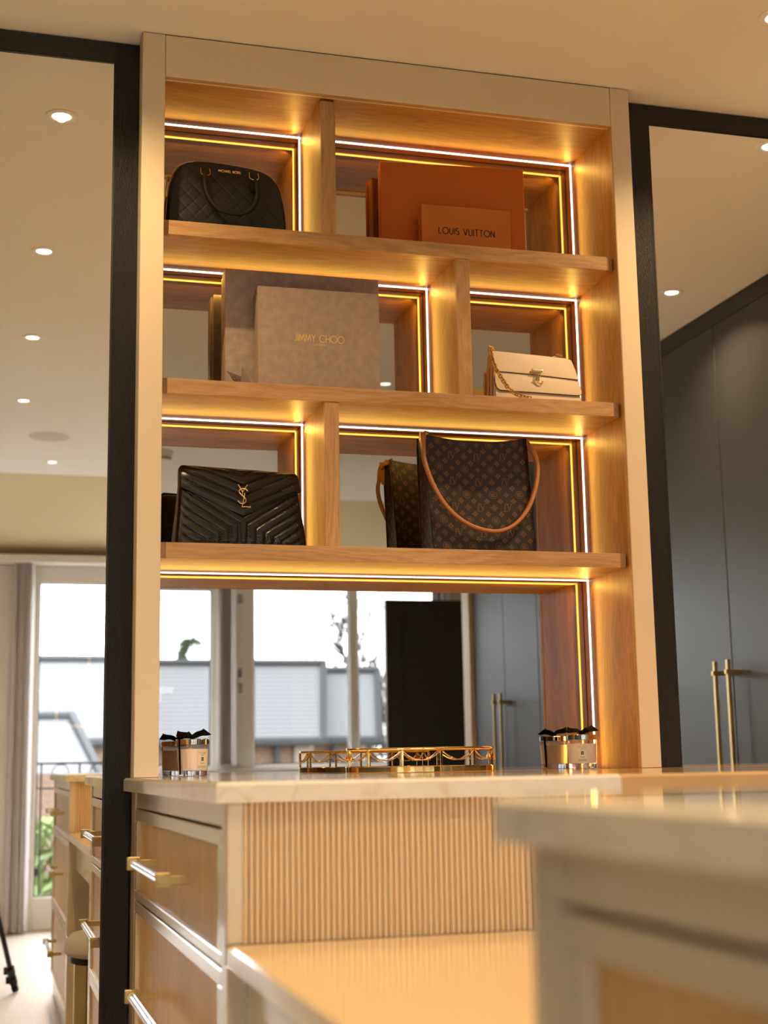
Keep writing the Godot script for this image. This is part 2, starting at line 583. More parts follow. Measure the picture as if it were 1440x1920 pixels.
func make_materials() -> void:
	var oak_t := wood_tex(Color(0.81, 0.585, 0.315), Color(0.54, 0.35, 0.165), 11, 24.0, 0.22)
	M.oak = with_tex(mat(Color.WHITE, 0.42), oak_t, 0.5, 1.25)
	M.lip = with_tex(mat(Color.WHITE, 0.5), wood_tex(Color(0.84, 0.68, 0.47), Color(0.62, 0.47, 0.31), 31, 40.0, 0.25, 512), 0.5, 1.25)
	M.endgrain = mat(Color(0.64, 0.50, 0.36), 0.6)
	M.pale_oak = with_tex(mat(Color.WHITE, 0.38), wood_tex(Color(0.90, 0.75, 0.49), Color(0.80, 0.62, 0.38), 51, 14.0, 0.14, 512), 0.5, 1.25)
	M.cream = mat(Color(0.86, 0.80, 0.70), 0.42)
	M.lacquer = mat(Color(0.83, 0.77, 0.67), 0.22)
	M.lacquer.clearcoat_enabled = true; M.lacquer.clearcoat = 0.6; M.lacquer.clearcoat_roughness = 0.12
	M.carcass = mat(Color(0.66, 0.56, 0.44), 0.5)
	M.stone = with_tex(mat(Color.WHITE, 0.07), stone_tex(), 1.1, 1.1)
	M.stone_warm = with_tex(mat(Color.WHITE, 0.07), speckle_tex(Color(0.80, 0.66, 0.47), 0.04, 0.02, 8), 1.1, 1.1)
	M.mirror = mat(Color(0.95, 0.95, 0.945), 0.0, 1.0)
	M.mirror_grey = mat(Color(0.755, 0.75, 0.74), 0.0, 1.0)
	M.dark_wall = mat(Color(0.26, 0.265, 0.28), 0.6)
	M.reed = mat(Color(0.90, 0.79, 0.63), 0.5)
	M.reed_shade = mat(Color(0.50, 0.38, 0.27), 0.7)  # backing darker than the reeds: groove shade put into the colour
	M.black_edge = mat(Color(0.05, 0.045, 0.04), 0.5)
	M.black_oak = bumped(mat(Color(0.105, 0.11, 0.13), 0.45), grain_bump(3), 0.25, V(6, 6, 6))
	M.blue_door = bumped(mat(Color(0.19, 0.203, 0.225), 0.38), grain_bump(4), 0.06, V(5, 5, 5))
	M.blue_frame = mat(Color(0.15, 0.155, 0.165), 0.5)
	M.brass = mat(Color(0.78, 0.69, 0.47), 0.36, 1.0)
	M.nickel = mat(Color(0.86, 0.85, 0.84), 0.2, 1.0)
	M.gold = mat(Color(0.96, 0.83, 0.56), 0.06, 1.0)
	M.gold_dim = mat(Color(0.88, 0.74, 0.47), 0.2, 1.0)
	M.foil = mat(Color(0.97, 0.82, 0.46), 0.4, 0.0)
	M.silver = mat(Color(0.93, 0.92, 0.9), 0.04, 1.0)
	M.ceiling = mat(Color(0.93, 0.92, 0.90), 0.9)
	M.wall = mat(Color(0.87, 0.80, 0.67), 0.9)
	M.white = mat(Color(0.92, 0.91, 0.89), 0.35)
	M.blind = mat(Color(0.90, 0.89, 0.90), 0.8)
	M.blind.backlight_enabled = true; M.blind.backlight = Color(0.8, 0.79, 0.78)
	M.floor = with_tex(mat(Color.WHITE, 0.45), wood_tex(Color(0.84, 0.81, 0.77), Color(0.75, 0.71, 0.66), 71, 12.0, 0.12, 512), 0.5, 1.25)
	M.led = glow(lin(1.0, 0.88, 0.68), 3.2)
	M.led_side = glow(lin(1.0, 0.33, 0.04), 3.0)
	M.lamp = glow(lin(1.0, 0.9, 0.72), 3.0)
	M.black_leather = bumped(mat(Color(0.05, 0.047, 0.047), 0.24), leather_bump(21, 0.11), 0.02, V(12, 12, 12))
	M.saffiano = bumped(mat(Color(0.06, 0.06, 0.063), 0.5), leather_bump(22, 0.3), 0.03, V(14, 14, 14))
	M.black_cloth = mat(Color(0.04, 0.04, 0.043), 0.75)
	M.cream_leather = bumped(mat(Color(0.90, 0.83, 0.72), 0.42), leather_bump(23, 0.2), 0.008, V(12, 12, 12))
	M.piping = mat(Color(0.07, 0.06, 0.06), 0.4)
	M.orange = mat(Color(0.80, 0.42, 0.13), 0.65)
	M.orange_small = mat(Color(0.83, 0.49, 0.20), 0.62)
	M.orange_in = mat(Color(0.90, 0.58, 0.28), 0.6)
	M.ink = mat(Color(0.10, 0.07, 0.05), 0.5)
	M.taupe = with_tex(mat(Color.WHITE, 0.75), speckle_tex(Color(0.68, 0.62, 0.58), 0.09, 0.045, 15), 3, 3)
	M.mauve = with_tex(mat(Color.WHITE, 0.75), speckle_tex(Color(0.68, 0.61, 0.56), 0.07, 0.05, 16), 3, 3)
	M.canvas = with_tex(mat(Color.WHITE, 0.55), monogram_tex(), 15.6, 15.6)
	M.tan_leather = mat(Color(0.74, 0.50, 0.28), 0.45)
	M.tan_edge = mat(Color(0.50, 0.26, 0.14), 0.4)
	M.wax = mat(Color(0.96, 0.90, 0.84), 0.5)
	M.bargeboard = mat(Color(0.40, 0.36, 0.32), 0.8)
	M.desk = mat(Color(0.87, 0.78, 0.63), 0.07)
	M.glass = mat(Color(1, 1, 1, 0.0), 0.02)
	M.glass.refraction_enabled = true; M.glass.refraction_scale = 0.05
	M.pane = mat(Color(1, 1, 1, 0.03), 0.0)
	M.pane.transparency = BaseMaterial3D.TRANSPARENCY_ALPHA
	M.clear = mat(Color(1, 1, 1, 0.04), 0.0)
	M.clear.transparency = BaseMaterial3D.TRANSPARENCY_ALPHA
	M.paper = mat(Color(0.93, 0.88, 0.79), 0.6)
	M.ribbon = mat(Color(0.03, 0.03, 0.035), 0.8, 0.0, 0.2)
	M.boucle = bumped(mat(Color(0.88, 0.84, 0.79), 0.9), leather_bump(24, 0.12), 0.6, V(14, 14, 14))
	M.black_metal = mat(Color(0.07, 0.07, 0.075), 0.4, 0.3)
	M.slate = mat(Color(0.315, 0.32, 0.335), 0.85)
	M.slate_edge = mat(Color(0.12, 0.125, 0.14), 0.85)
	M.brick = with_tex(mat(Color.WHITE, 0.85), speckle_tex(Color(0.35, 0.27, 0.22), 0.3, 0.05, 33), 1.2, 1.2)
	M.bark = mat(Color(0.16, 0.145, 0.135), 0.9)
	M.hedge = mat(Color(0.27, 0.33, 0.14), 0.8)
	M.conifer = mat(Color(0.20, 0.25, 0.17), 0.9)
	M.ground = mat(Color(0.48, 0.48, 0.44), 0.95)

# ------------------------------------------------------------------ the scene
func _ready() -> void:
	seed(7)
	set_camera_and_light()
	make_materials()
	build_room()
	build_windows()
	build_outside()
	build_wardrobes()
	build_mirrored_doors()
	build_cabinet()
	build_island()
	build_ceiling_fittings()
	build_shelf_things()
	build_counter_things()
	build_floor_things()

func set_camera_and_light() -> void:
	var cam := Camera3D.new()
	cam.name = "camera"
	var a := CameraAttributesPhysical.new()
	a.frustum_focal_length = 12.0 / tan(deg_to_rad(39.3517 / 2.0))
	a.frustum_focus_distance = 3.25
	a.exposure_aperture = 2.7
	a.frustum_near = 0.05
	a.frustum_far = 200.0
	cam.attributes = a
	var yaw := deg_to_rad(15.9167); var pitch := deg_to_rad(9.9654); var roll := deg_to_rad(-1.0132)
	var f := V(sin(yaw) * cos(pitch), sin(pitch), -cos(yaw) * cos(pitch))
	var r0 := V(cos(yaw), 0, sin(yaw))
	var u0 := r0.cross(f)
	var r := r0 * cos(roll) + u0 * sin(roll)
	var u := u0 * cos(roll) - r0 * sin(roll)
	cam.transform = Transform3D(Basis(r, u, -f), V(0, 0.9501, 3.0))
	add_child(cam)
	cam.current = true
	var we := WorldEnvironment.new()
	we.name = "environment"
	var e := Environment.new()
	e.background_mode = Environment.BG_SKY
	var sky := Sky.new()
	var sm := ProceduralSkyMaterial.new()
	# overcast: three times as bright overhead as at the horizon
	sm.sky_top_color = lin(0.92, 0.96, 1.0)
	sm.sky_horizon_color = lin(0.322, 0.332, 0.345)
	sm.sky_curve = 0.6
	sm.ground_horizon_color = Color(0.72, 0.73, 0.72)
	sm.ground_bottom_color = Color(0.55, 0.57, 0.52)
	sm.sun_angle_max = 0.0
	sky.sky_material = sm
	e.sky = sky
	e.background_energy_multiplier = 27.0
	e.tonemap_mode = Environment.TONE_MAPPER_LINEAR
	e.tonemap_exposure = 1.0
	e.sdfgi_enabled = true
	e.ssao_enabled = true
	e.ssil_enabled = true
	we.environment = e
	add_child(we)

const LAMP_COLOR := [1.0, 0.68, 0.33]
const LED_COLOR := [1.0, 0.55, 0.09]
const LED_RADIANCE := 28.0
const LAMP_ENERGY := 1.85

func build_room() -> void:
	struct("floor", bx(V(-2.4, -0.12, -0.4), V(3.5, 0, 6.0), 0.0, 2), M.floor)
	struct("ceiling", bx(V(-2.4, CEIL, -0.4), V(3.5, CEIL + 0.15, SLOPE_Z), 0.0), M.ceiling)
	var b := MB.new()
	var n := 0.2
	var p := [Vector2(SLOPE_Z, CEIL), Vector2(WALL_Z + 0.08, SLOPE_Y - 0.03), Vector2(WALL_Z + 0.08, SLOPE_Y + n), Vector2(SLOPE_Z, CEIL + n)]
	var lo := -2.4; var hi := 3.5
	for k in 4:
		var c: Vector2 = p[k]; var d: Vector2 = p[(k + 1) % 4]
		b.quad_out(V(lo, c.y, c.x), V(hi, c.y, c.x), V(hi, d.y, d.x), V(lo, d.y, d.x), V(0, (c + d).y / 2 - 2.5, (c + d).x / 2 - 5.45))
	b.quad_out(V(lo, p[0].y, p[0].x), V(lo, p[1].y, p[1].x), V(lo, p[2].y, p[2].x), V(lo, p[3].y, p[3].x), V(-1, 0, 0))
	b.quad_out(V(hi, p[0].y, p[0].x), V(hi, p[1].y, p[1].x), V(hi, p[2].y, p[2].x), V(hi, p[3].y, p[3].x), V(1, 0, 0))
	struct("ceiling_slope", b, M.wall)
	struct("wall_front", bx(V(-2.4, 0, -0.42), V(3.5, CEIL, -0.31), 0.0), M.wall)
	struct("wall_left", bx(V(-2.4, 0, -0.31), V(-2.25, CEIL, 6.0), 0.0), M.dark_wall)
	struct("wall_right", bx(V(3.35, 0, -0.31), V(3.5, CEIL, 6.0), 0.0), M.wall)
	# window wall: what is left of it round the one long opening
	struct("wall_rear", bx(V(-0.45, 0, WALL_Z), V(-0.02, SLOPE_Y + 0.05, WALL_Z + 0.2), 0.0), M.wall)
	struct("wall_rear_right", bx(V(3.15, 0, WALL_Z), V(3.35, SLOPE_Y + 0.05, WALL_Z + 0.2), 0.0), M.wall)
	struct("wall_rear_below_sill", bx(V(0.80, 0, WALL_Z), V(3.15, 0.925, WALL_Z + 0.2), 0.0), M.wall)
	struct("trim_1", bx(V(-1.3, 2.188, WALL_Z - 0.02), V(3.15, SLOPE_Y + 0.02, WALL_Z + 0.2), 0.003), M.white)
	struct("baseboard_rear", bx(V(0.80, 0, WALL_Z - 0.015), V(3.15, 0.12, WALL_Z), 0.003), M.white)
	struct("trim_2", bx(V(0.78, 0.905, WALL_Z - 0.07), V(3.15, 0.93, WALL_Z + 0.04), 0.004), M.white)

func window_unit(called: String, x0: float, x1: float, y0: float, y1: float, fl: float, fr: float, fb: float, ft: float, depth := 0.07) -> MeshInstance3D:
	# a white frame (outer x0..x1, y0..y1; member widths left, right, bottom, top) with its pane
	var z0 := WALL_Z + 0.01
	var z1 := z0 + depth
	var b := MB.new()
	b.box(V(x0, y0, z0), V(x0 + fl, y1, z1), 0.004)
	b.box(V(x1 - fr, y0, z0), V(x1, y1, z1), 0.004)
	b.box(V(x0 + fl, y0, z0), V(x1 - fr, y0 + fb, z1), 0.004)
	b.box(V(x0 + fl, y1 - ft, z0), V(x1 - fr, y1, z1), 0.004)
	var o := struct(called, b, M.white)
	var g := MB.new()
	g.quad(V(x0 + fl, y0 + fb, z0 + 0.03), V(x1 - fr, y0 + fb, z0 + 0.03), V(x1 - fr, y1 - ft, z0 + 0.03), V(x0 + fl, y1 - ft, z0 + 0.03))
	obj("pane", g, M.pane, o)
	var s := MB.new()
	for q in [[x0 + fl, y0 + fb, x0 + fl + 0.008, y1 - ft], [x1 - fr - 0.008, y0 + fb, x1 - fr, y1 - ft], [x0 + fl, y1 - ft - 0.008, x1 - fr, y1 - ft], [x0 + fl, y0 + fb, x1 - fr, y0 + fb + 0.008]]:
		s.box(V(q[0], q[1], z0 + 0.022), V(q[2], q[3], z0 + 0.028), 0.0)
	obj("gasket", s, M.black_edge, o)
	return o

func blind_stack(label: String, x0: float, x1: float, y0: float, y1: float, count: int) -> void:
	var cx := (x0 + x1) / 2
	var z := WALL_Z - 0.09
	var o := thing("vertical_blind", V(cx, 0, z), label, "window blind")
	var m := MB.new()
	var w := 0.085
	# one slat: a shallow curved strip turned nearly edge-on, weighted hem at the bottom
	for k in 6:
		var a := -0.5 + k / 6.0; var c := -0.5 + (k + 1) / 6.0
		var da := 0.006 * (1.0 - 4.0 * a * a); var dc := 0.006 * (1.0 - 4.0 * c * c)
		m.quad_out(V(da, y0, a * w), V(da, y1, a * w), V(dc, y1, c * w), V(dc, y0, c * w), V(1, 0, 0))
		m.quad_out(V(da - 0.0012, y0, a * w), V(da - 0.0012, y1, a * w), V(dc - 0.0012, y1, c * w), V(dc - 0.0012, y0, c * w), V(-1, 0, 0))
	m.box(V(-0.003, y0, -w * 0.45), V(0.006, y0 + 0.04, w * 0.45), 0.001)
	var am := m.mesh(M.blind)
	for k in count:
		var s := MeshInstance3D.new()
		s.name = "slat"
		s.mesh = am
		s.position = V(x0 + (x1 - x0) * (k + 0.5) / count - cx, 0, 0)
		s.rotation.y = deg_to_rad(22.0 + 14.0 * sin(k * 2.3))
		o.add_child(s, true)

func build_windows() -> void:
	struct("wall_rear_left", bx(V(-2.25, 0, WALL_Z), V(-1.3, SLOPE_Y + 0.05, WALL_Z + 0.2), 0.0), M.wall)
	window_unit("door_2", -1.3, -0.45, 0.0, 2.188, 0.064, 0.06, 0.195, 0.107)  # glazed door out of view, added to let in more daylight
	window_unit("door_1", 0.255, 0.80, 0.0, 2.188, 0.064, 0.059, 0.195, 0.107)
	struct("trim_3", bx(V(-0.02, 0, WALL_Z - 0.02), V(0.255, 2.188, WALL_Z + 0.12), 0.004), M.white)
	window_unit("window_1", 0.80, 1.5175, 0.925, 2.188, 0.06, 0.0251, 0.032, 0.075)
	struct("trim_4", bx(V(1.5175, 0.925, WALL_Z - 0.01), V(1.647, 2.188, WALL_Z + 0.09), 0.004), M.white)
	var w := window_unit("window_2", 1.647, 2.47, 0.925, 2.188, 0.134, 0.0323, 0.032, 0.05)
	window_unit("window_3", 2.47, 3.15, 0.925, 2.188, 0.032, 0.06, 0.032, 0.05)
	# keeps and handle of the opening casement
	for y in [2.06, 1.56, 1.46]:
		var k := MB.new()
		k.box(V(1.668, y - 0.035, WALL_Z + 0.0), V(1.70, y + 0.03, WALL_Z + 0.012), 0.002)
		obj("latch", k, M.nickel, w)
	struct("trim_5", bx(V(0.02, 2.186, WALL_Z - 0.16), V(3.15, 2.234, WALL_Z - 0.02), 0.004), M.white)     # blind head rail
	blind_stack("pale grey vertical blind drawn into a stack beside the glazed garden door", 0.165, 0.282, 0.012, 2.185, 8)
	blind_stack("beige vertical blind drawn into a stack between the two casement windows", 1.53, 1.63, 0.96, 2.185, 7)
	blind_stack("cream vertical blind stack above and behind the black open door", 3.0, 3.14, 0.96, 2.185, 9)
	# black door standing open in front of the window
	var o := thing("black_door", V(2.87, 0, 5.52), "black panelled door leaf standing open in front of the window", "door")
	obj("leaf", bx(V(2.588, 0.01, 5.50), V(3.33, 2.02, 5.54), 0.002), M.black_edge, o)
	for q in [[2.70, 1.08, 3.22, 1.9], [2.70, 0.15, 3.22, 0.95]]:
		var b := MB.new()
		b.box(V(q[0], q[1], 5.494), V(q[2], q[1] + 0.012, 5.5), 0.002)
		b.box(V(q[0], q[3] - 0.012, 5.494), V(q[2], q[3], 5.5), 0.002)
		b.box(V(q[0], q[1], 5.494), V(q[0] + 0.012, q[3], 5.5), 0.002)
		b.box(V(q[2] - 0.012, q[1], 5.494), V(q[2], q[3], 5.5), 0.002)
		obj("moulding", b, M.black_edge, o)
	obj("edge_strip", bx(V(2.583, 0.01, 5.503), V(2.588, 2.02, 5.537), 0.001), M.nickel, o)
	# balcony railing outside the glazed doors
	var rz := 6.22
	var rl := thing("balcony_railing", V(-0.4, 0.0, rz), "black iron balcony railing with rings outside the glazed doors", "railing")
	obj("slab", bx(V(-2.25, -0.1, 6.1), V(0.95, 0.0, 6.3), 0.003), M.slate_edge, rl)
	obj("top_rail", bx(V(-1.75, 0.975, rz - 0.02), V(0.95, 0.99, rz + 0.02), 0.003), M.black_metal, rl)
	obj("lower_rail", bx(V(-1.75, 0.822, rz - 0.008), V(0.95, 0.834, rz + 0.008), 0.002), M.black_metal, rl)
	for k in 11:
		var x := 0.362 + 0.235 * (k - 8)
		obj("bar", bx(V(x - 0.006, 0.0, rz - 0.006), V(x + 0.006, 0.976, rz + 0.006), 0.001), M.black_metal, rl)
		if k < 10:
			var c := []
			for i in 20: c.append(V(x + 0.1175 + 0.052 * cos(TAU * i / 20), 0.918 + 0.057 * sin(TAU * i / 20), rz))
			obj("ring", MB.new().tube(c, 0.004, 6, true), M.black_metal, rl)
			c = []
			for i in 14: c.append(V(x + 0.1175 + 0.026 * cos(TAU * i / 14), 0.89 + 0.026 * sin(TAU * i / 14), rz))
			obj("ring", MB.new().tube(c, 0.003, 5, true), M.black_metal, rl)

func slate_roof(called: String, x0: float, x1: float, ze: float, ye: float, zr: float, yr: float, label: String, hip := 0.0, wall := true) -> void:
	var o := thing(called, V((x0 + x1) / 2, -2.8, ze), label, "house")
	var courses := 18
	var b := MB.new()
	for k in courses:
		var s := float(k) / courses; var e := float(k + 1.06) / courses
		var za := lerpf(ze, zr, s); var zb := lerpf(ze, zr, minf(e, 1.0))
		var ya := lerpf(ye, yr, s) + 0.014; var yb := lerpf(ye, yr, minf(e, 1.0))
		var xa := x1 - hip * s; var xb := x1 - hip * minf(e, 1.0)
		b.quad_out(V(x0, ya, za), V(xa, ya, za), V(xb, yb, zb), V(x0, yb, zb), V(0, 1, -0.5))
		b.quad_out(V(x0, ya, za), V(xa, ya, za), V(xa, ya - 0.02, za), V(x0, ya - 0.02, za), V(0, 0, -1))
		if hip > 0.0:
			b.quad_out(V(xa, ya, za), V(xa, ya - 0.02, za), V(xb, yb - 0.02, zb), V(xb, yb, zb), V(1, 0, 0))
	obj("slate_courses", b, M.slate, o)
	var r := MB.new()
	r.box(V(x0, yr - 0.05, zr - 0.06), V(x1 - hip + 0.02, yr + 0.03, zr + 0.06), 0.02)
	obj("ridge", r, M.slate_edge, o)
	var v := MB.new()
	v.sweep([V(x1, ye - 0.03, ze), V(x1 - hip, yr, zr)], [Vector2(-0.04, -0.04), Vector2(0.04, -0.04), Vector2(0.04, 0.05), Vector2(-0.04, 0.05)], false, Vector3.UP, false)
	obj("verge", v, M.slate_edge, o)
	if wall:
		obj("gutter", bx(V(x0, ye - 0.10, ze - 0.05), V(x1 + 0.05, ye - 0.004, ze + 0.05), 0.02), M.slate_edge, o)
		obj("brick_wall", bx(V(x0, -2.8, ze + 0.12), V(x1 - 0.15, ye - 0.03, zr), 0.0), M.brick, o)
		obj("downpipe", bx(V(x1 - 0.62, -2.8, ze + 0.02), V(x1 - 0.55, ye - 0.05, ze + 0.1), 0.02), M.slate_edge, o)
		obj("bargeboard", bx(V(x1 - 0.36, -2.8, ze + 0.06), V(x1 - 0.16, ye - 0.06, ze + 0.12), 0.01), M.bargeboard, o)

func bare_tree(label: String, at: Vector3, height: float, spread: float, sd: int, levels := 5, m: Material = null, group := "bare winter trees beyond the roofs") -> void:
	var rng := RandomNumberGenerator.new()
	rng.seed = sd
	var o := thing("bare_tree", at, label, "tree", group)
	var tr := MB.new()
	var br := MB.new()
	var todo := []
	var top := at + V(rng.randf_range(-0.2, 0.2), height * 0.3, 0)
	tr.tube([at, at.lerp(top, 0.5) + V(0.05, 0, 0.03), top], height * 0.022, 7, false, [1.25, 1.0, 0.8])
	for k in 5:
		todo.append([top - V(0, height * 0.03 * k, 0), V(rng.randf_range(-1, 1) * spread, 1.0, rng.randf_range(-1, 1) * spread).normalized(), height * 0.27, height * 0.012, 1])
	while todo.size():
		var t: Array = todo.pop_back()
		var p: Vector3 = t[0]
		var d: Vector3 = t[1]
		var q: Vector3 = p + d * t[2]
		br.tube([p, q], t[3], 4, false, [1.0, 0.6])
		if t[4] < levels:
			for k in (4 if t[4] < 3 else 3):
				var nd := (d + V(rng.randf_range(-1, 1), rng.randf_range(-0.45, 0.85), rng.randf_range(-1, 1)) * 0.72).normalized()
				todo.append([p.lerp(q, rng.randf_range(0.45, 1.0)), nd, t[2] * rng.randf_range(0.55, 0.78), maxf(t[3] * 0.62, 0.016), t[4] + 1])
	obj("trunk", tr, m if m else M.bark, o)
	var x := obj("branches", br, m if m else M.bark, o)
	x.set_meta("kind", "stuff")

func leafy(called: String, label: String, category: String, c: Vector3, half: Vector3, count: int, leaf: float, m: Material, sd: int) -> void:
	var rng := RandomNumberGenerator.new()
	rng.seed = sd
	var b := MB.new()
	for i in count:
		var p := V(rng.randfn(0, 0.45), rng.randfn(0, 0.45), rng.randfn(0, 0.45))
		p = c + V(clampf(p.x, -1, 1) * half.x, clampf(p.y, -1, 1) * half.y, clampf(p.z, -1, 1) * half.z)
		var a := V(rng.randf_range(-1, 1), rng.randf_range(-1, 1), rng.randf_range(-1, 1)).normalized()
		var e := a.cross(V(rng.randf_range(-1, 1), 1, rng.randf_range(-1, 1))).normalized()
		b.quad(p - a * leaf, p - e * leaf * 0.5, p + a * leaf, p + e * leaf * 0.5)
	var o := obj(called, b, m)
	tag(o, label, category)
	o.set_meta("kind", "stuff")

func build_outside() -> void:
	var g := struct("ground_outside", bx(V(-60, -3.0, 6.3), V(60, -2.8, 120), 0.0), M.ground)
	g.set_meta("kind", "structure")
	slate_roof("slate_roofed_house", -6.0, 4.18, 14.0, 1.29, 14.5, 2.255, "long brick house with pale grey slate roof facing the window", -0.13)
	slate_roof("slate_roofed_house", 4.15, 4.97, 14.25, 1.30, 14.66, 2.175, "lower slate roofed wing at the end of the long house", -0.1)
	slate_roof("slate_roofed_annex", -6.0, 1.12, 11.6, 0.9, 12.0, 1.49, "low hipped slate roof in front of the long house", 0.28, false)
	leafy("green_hedge", "bright green clipped hedge below the balcony railing", "hedge", V(0.9, -0.8, 10.4), V(2.6, 1.25, 0.7), 9000, 0.11, M.hedge, 3)
	leafy("green_shrub", "green shrub growing past the end of the house", "shrub", V(6.5, -0.2, 15.6), V(1.1, 1.0, 0.8), 1800, 0.09, M.hedge, 4)
	leafy("brown_hedge", "brown leafless hedge behind the end of the house", "hedge", V(7.9, 0.9, 17.6), V(2.4, 1.6, 0.6), 4200, 0.09, M.bark, 6)
	var k := 0
	for t in [[4.4, 20.2, 5.2, 0.6], [9.6, 33.5, 6.4, 1.1], [3.0, 31.0, 6.4, 0.9], [-3.4, 27.0, 6.6, 0.9], [0.0, 41.0, 8.2, 0.8], [1.7, 21.0, 5.4, 0.7]]:
		bare_tree(["bare round-headed winter tree behind the slate roof", "bare winter tree with a wide twiggy head above the lower wing", "bare winter tree behind the long slate ridge", "far bare winter tree standing left of the other trees", "far bare winter tree seen through the glazed door", "bare twiggy tree just behind the long slate ridge"][k], V(t[0], -2.8, t[1]), t[2], t[3], 40 + k)
		k += 1
	bare_tree("large bare winter tree close behind the last window pane", V(8.9, -2.8, 25.0), 7.8, 1.0, 91, 6, null, "")
	# the bent conifer tip over the ridge
	var o := thing("conifer", V(4.05, -2.8, 26.0), "bent green conifer tip showing above the slate ridge", "tree")
	obj("trunk", MB.new().tube([V(4.05, -2.8, 26), V(4.05, 0.8, 26), V(4.02, 2.6, 26)], 0.09, 6), M.bark, o)
	var b := MB.new()
	var tip := smooth_path([V(4.02, 2.5, 26), V(4.02, 2.95, 26), V(4.06, 3.28, 26), V(4.16, 3.5, 26), V(4.34, 3.5, 26)], 8)
	var rng := RandomNumberGenerator.new()
	rng.seed = 5
	for p in tip:
		for i in 26:
			var a := V(rng.randf_range(-1, 1), rng.randf_range(-0.7, 0.5), rng.randf_range(-1, 1)).normalized()
			b.tube([p, p + a * rng.randf_range(0.05, 0.17)], 0.014, 3)
	obj("needles", b, M.conifer, o).set_meta("kind", "stuff")

func build_wardrobes() -> void:
	var text := ["dark blue two-door wardrobe at the window end beside the cream pilaster", "dark blue two-door wardrobe, second from the cream pilaster", "dark blue two-door wardrobe, third from the cream pilaster", "dark blue two-door wardrobe next to the mirrored wall"]
	var edges := [3.664, 2.75, 1.836, 0.922, 0.008]
	for k in 4:
		var z1: float = edges[k]; var z0: float = edges[k + 1]
		var zm := (z0 + z1) / 2
		var o := thing("wardrobe", V(WX + 0.3, 0, zm), text[k], "wardrobe", "run of dark blue wardrobes")
		obj("body", bx(V(WX + 0.022, 0.08, z0 + 0.001), V(WX + 0.62, 2.5, z1 - 0.001), 0.001), M.blue_frame, o)
		obj("plinth", bx(V(WX + 0.05, 0, z0 + 0.001), V(WX + 0.6, 0.08, z1 - 0.001), 0.001), M.blue_frame, o)
		obj("cornice", bx(V(WX + 0.006, 2.508, z0), V(WX + 0.3, CEIL - 0.001, z1), 0.002), M.blue_frame, o)
		for s in [0, 1]:
			var a := z0 + 0.003 if s == 0 else zm + 0.002
			var c := zm - 0.002 if s == 0 else z1 - 0.003
			var d := obj("door", bx(V(WX, 0.085, a), V(WX + 0.021, 2.503, c), 0.002, 1), M.blue_door, o)
			var hz := zm + (-0.046 if s == 0 else 0.046)
			var b := MB.new()
			b.box(V(WX - 0.05, 0.52, hz - 0.007), V(WX - 0.037, 1.285, hz + 0.007), 0.001)
			for y in [0.57, 1.243]:
				b.box(V(WX - 0.056, y - 0.008, hz - 0.008), V(WX, y + 0.008, hz + 0.008), 0.001)
			obj("handle", b, M.brass, d)
	struct("trim_6", bx(V(WX - 0.022, 0, 3.668), V(WX + 0.6, CEIL, 3.78), 0.002), M.cream)
	struct("wall_partition", bx(V(WX + 0.6, 0, 3.68), V(3.35, CEIL, 3.78), 0.0), M.wall)

func mirrored_door(label: String, x0: float, x1: float, fl: float, fr: float, tilt: Basis) -> void:
	var y0 := 0.012; var y1 := CEIL - 0.003
	var ft := 0.0465
	var o := thing("mirrored_door", V((x0 + x1) / 2, 0, -0.07), label, "mirrored door")
	var z0 := -0.1; var z1 := -0.062
	obj("stile", bx(V(x0, y0, z0), V(x0 + fl, y1, z1), 0.0015, 1), M.black_oak, o)
	obj("stile", bx(V(x1 - fr, y0, z0), V(x1, y1, z1), 0.0015, 1), M.black_oak, o)
	obj("rail", bx(V(x0 + fl, y1 - ft, z0), V(x1 - fr, y1, z1), 0.0015, 0), M.black_oak, o)
	obj("rail", bx(V(x0 + fl, y0, z0), V(x1 - fr, y0 + 0.06, z1), 0.0015, 0), M.black_oak, o)
	var lo := V(x0 + fl, y0 + 0.06, -0.075); var hi := V(x1 - fr, y1 - ft, -0.068)
	var c := (lo + hi) / 2
	var b := MB.new()
	b.xf = Transform3D(tilt, c)
	var h := (hi - lo) / 2 + V(0.004, 0.004, 0)
	b.box(-h, h, 0.0)
	obj("mirror", b, M.mirror, o)
	# dark bead round the glass
	var bead := MB.new()
	bead.box(V(lo.x, lo.y, -0.067), V(lo.x + 0.004, hi.y, -0.0625), 0.0)
	bead.box(V(hi.x - 0.004, lo.y, -0.067), V(hi.x, hi.y, -0.0625), 0.0)
	bead.box(V(lo.x, hi.y - 0.003, -0.067), V(hi.x, hi.y, -0.0625), 0.0)
	obj("bead", bead, M.black_edge, o)
	obj("backing", bx(V(x0, y0, -0.3), V(x1, y1, -0.101), 0.0), M.black_edge, o)

func build_mirrored_doors() -> void:
	# the left glass hangs a fraction of a degree out of true
	var n := V(-0.0035, -0.0005, 1.0).normalized()
	var x := V(0, 1, 0).cross(n).normalized()
	mirrored_door("black oak framed mirror door left of the lit display niche", -0.70, 0.3135, 0.0525, 0.0525, Basis(x, n.cross(x), n))
	mirrored_door("black oak framed mirror door right of the lit display niche", 1.5, 2.54, 0.0795, 0.06, Basis())

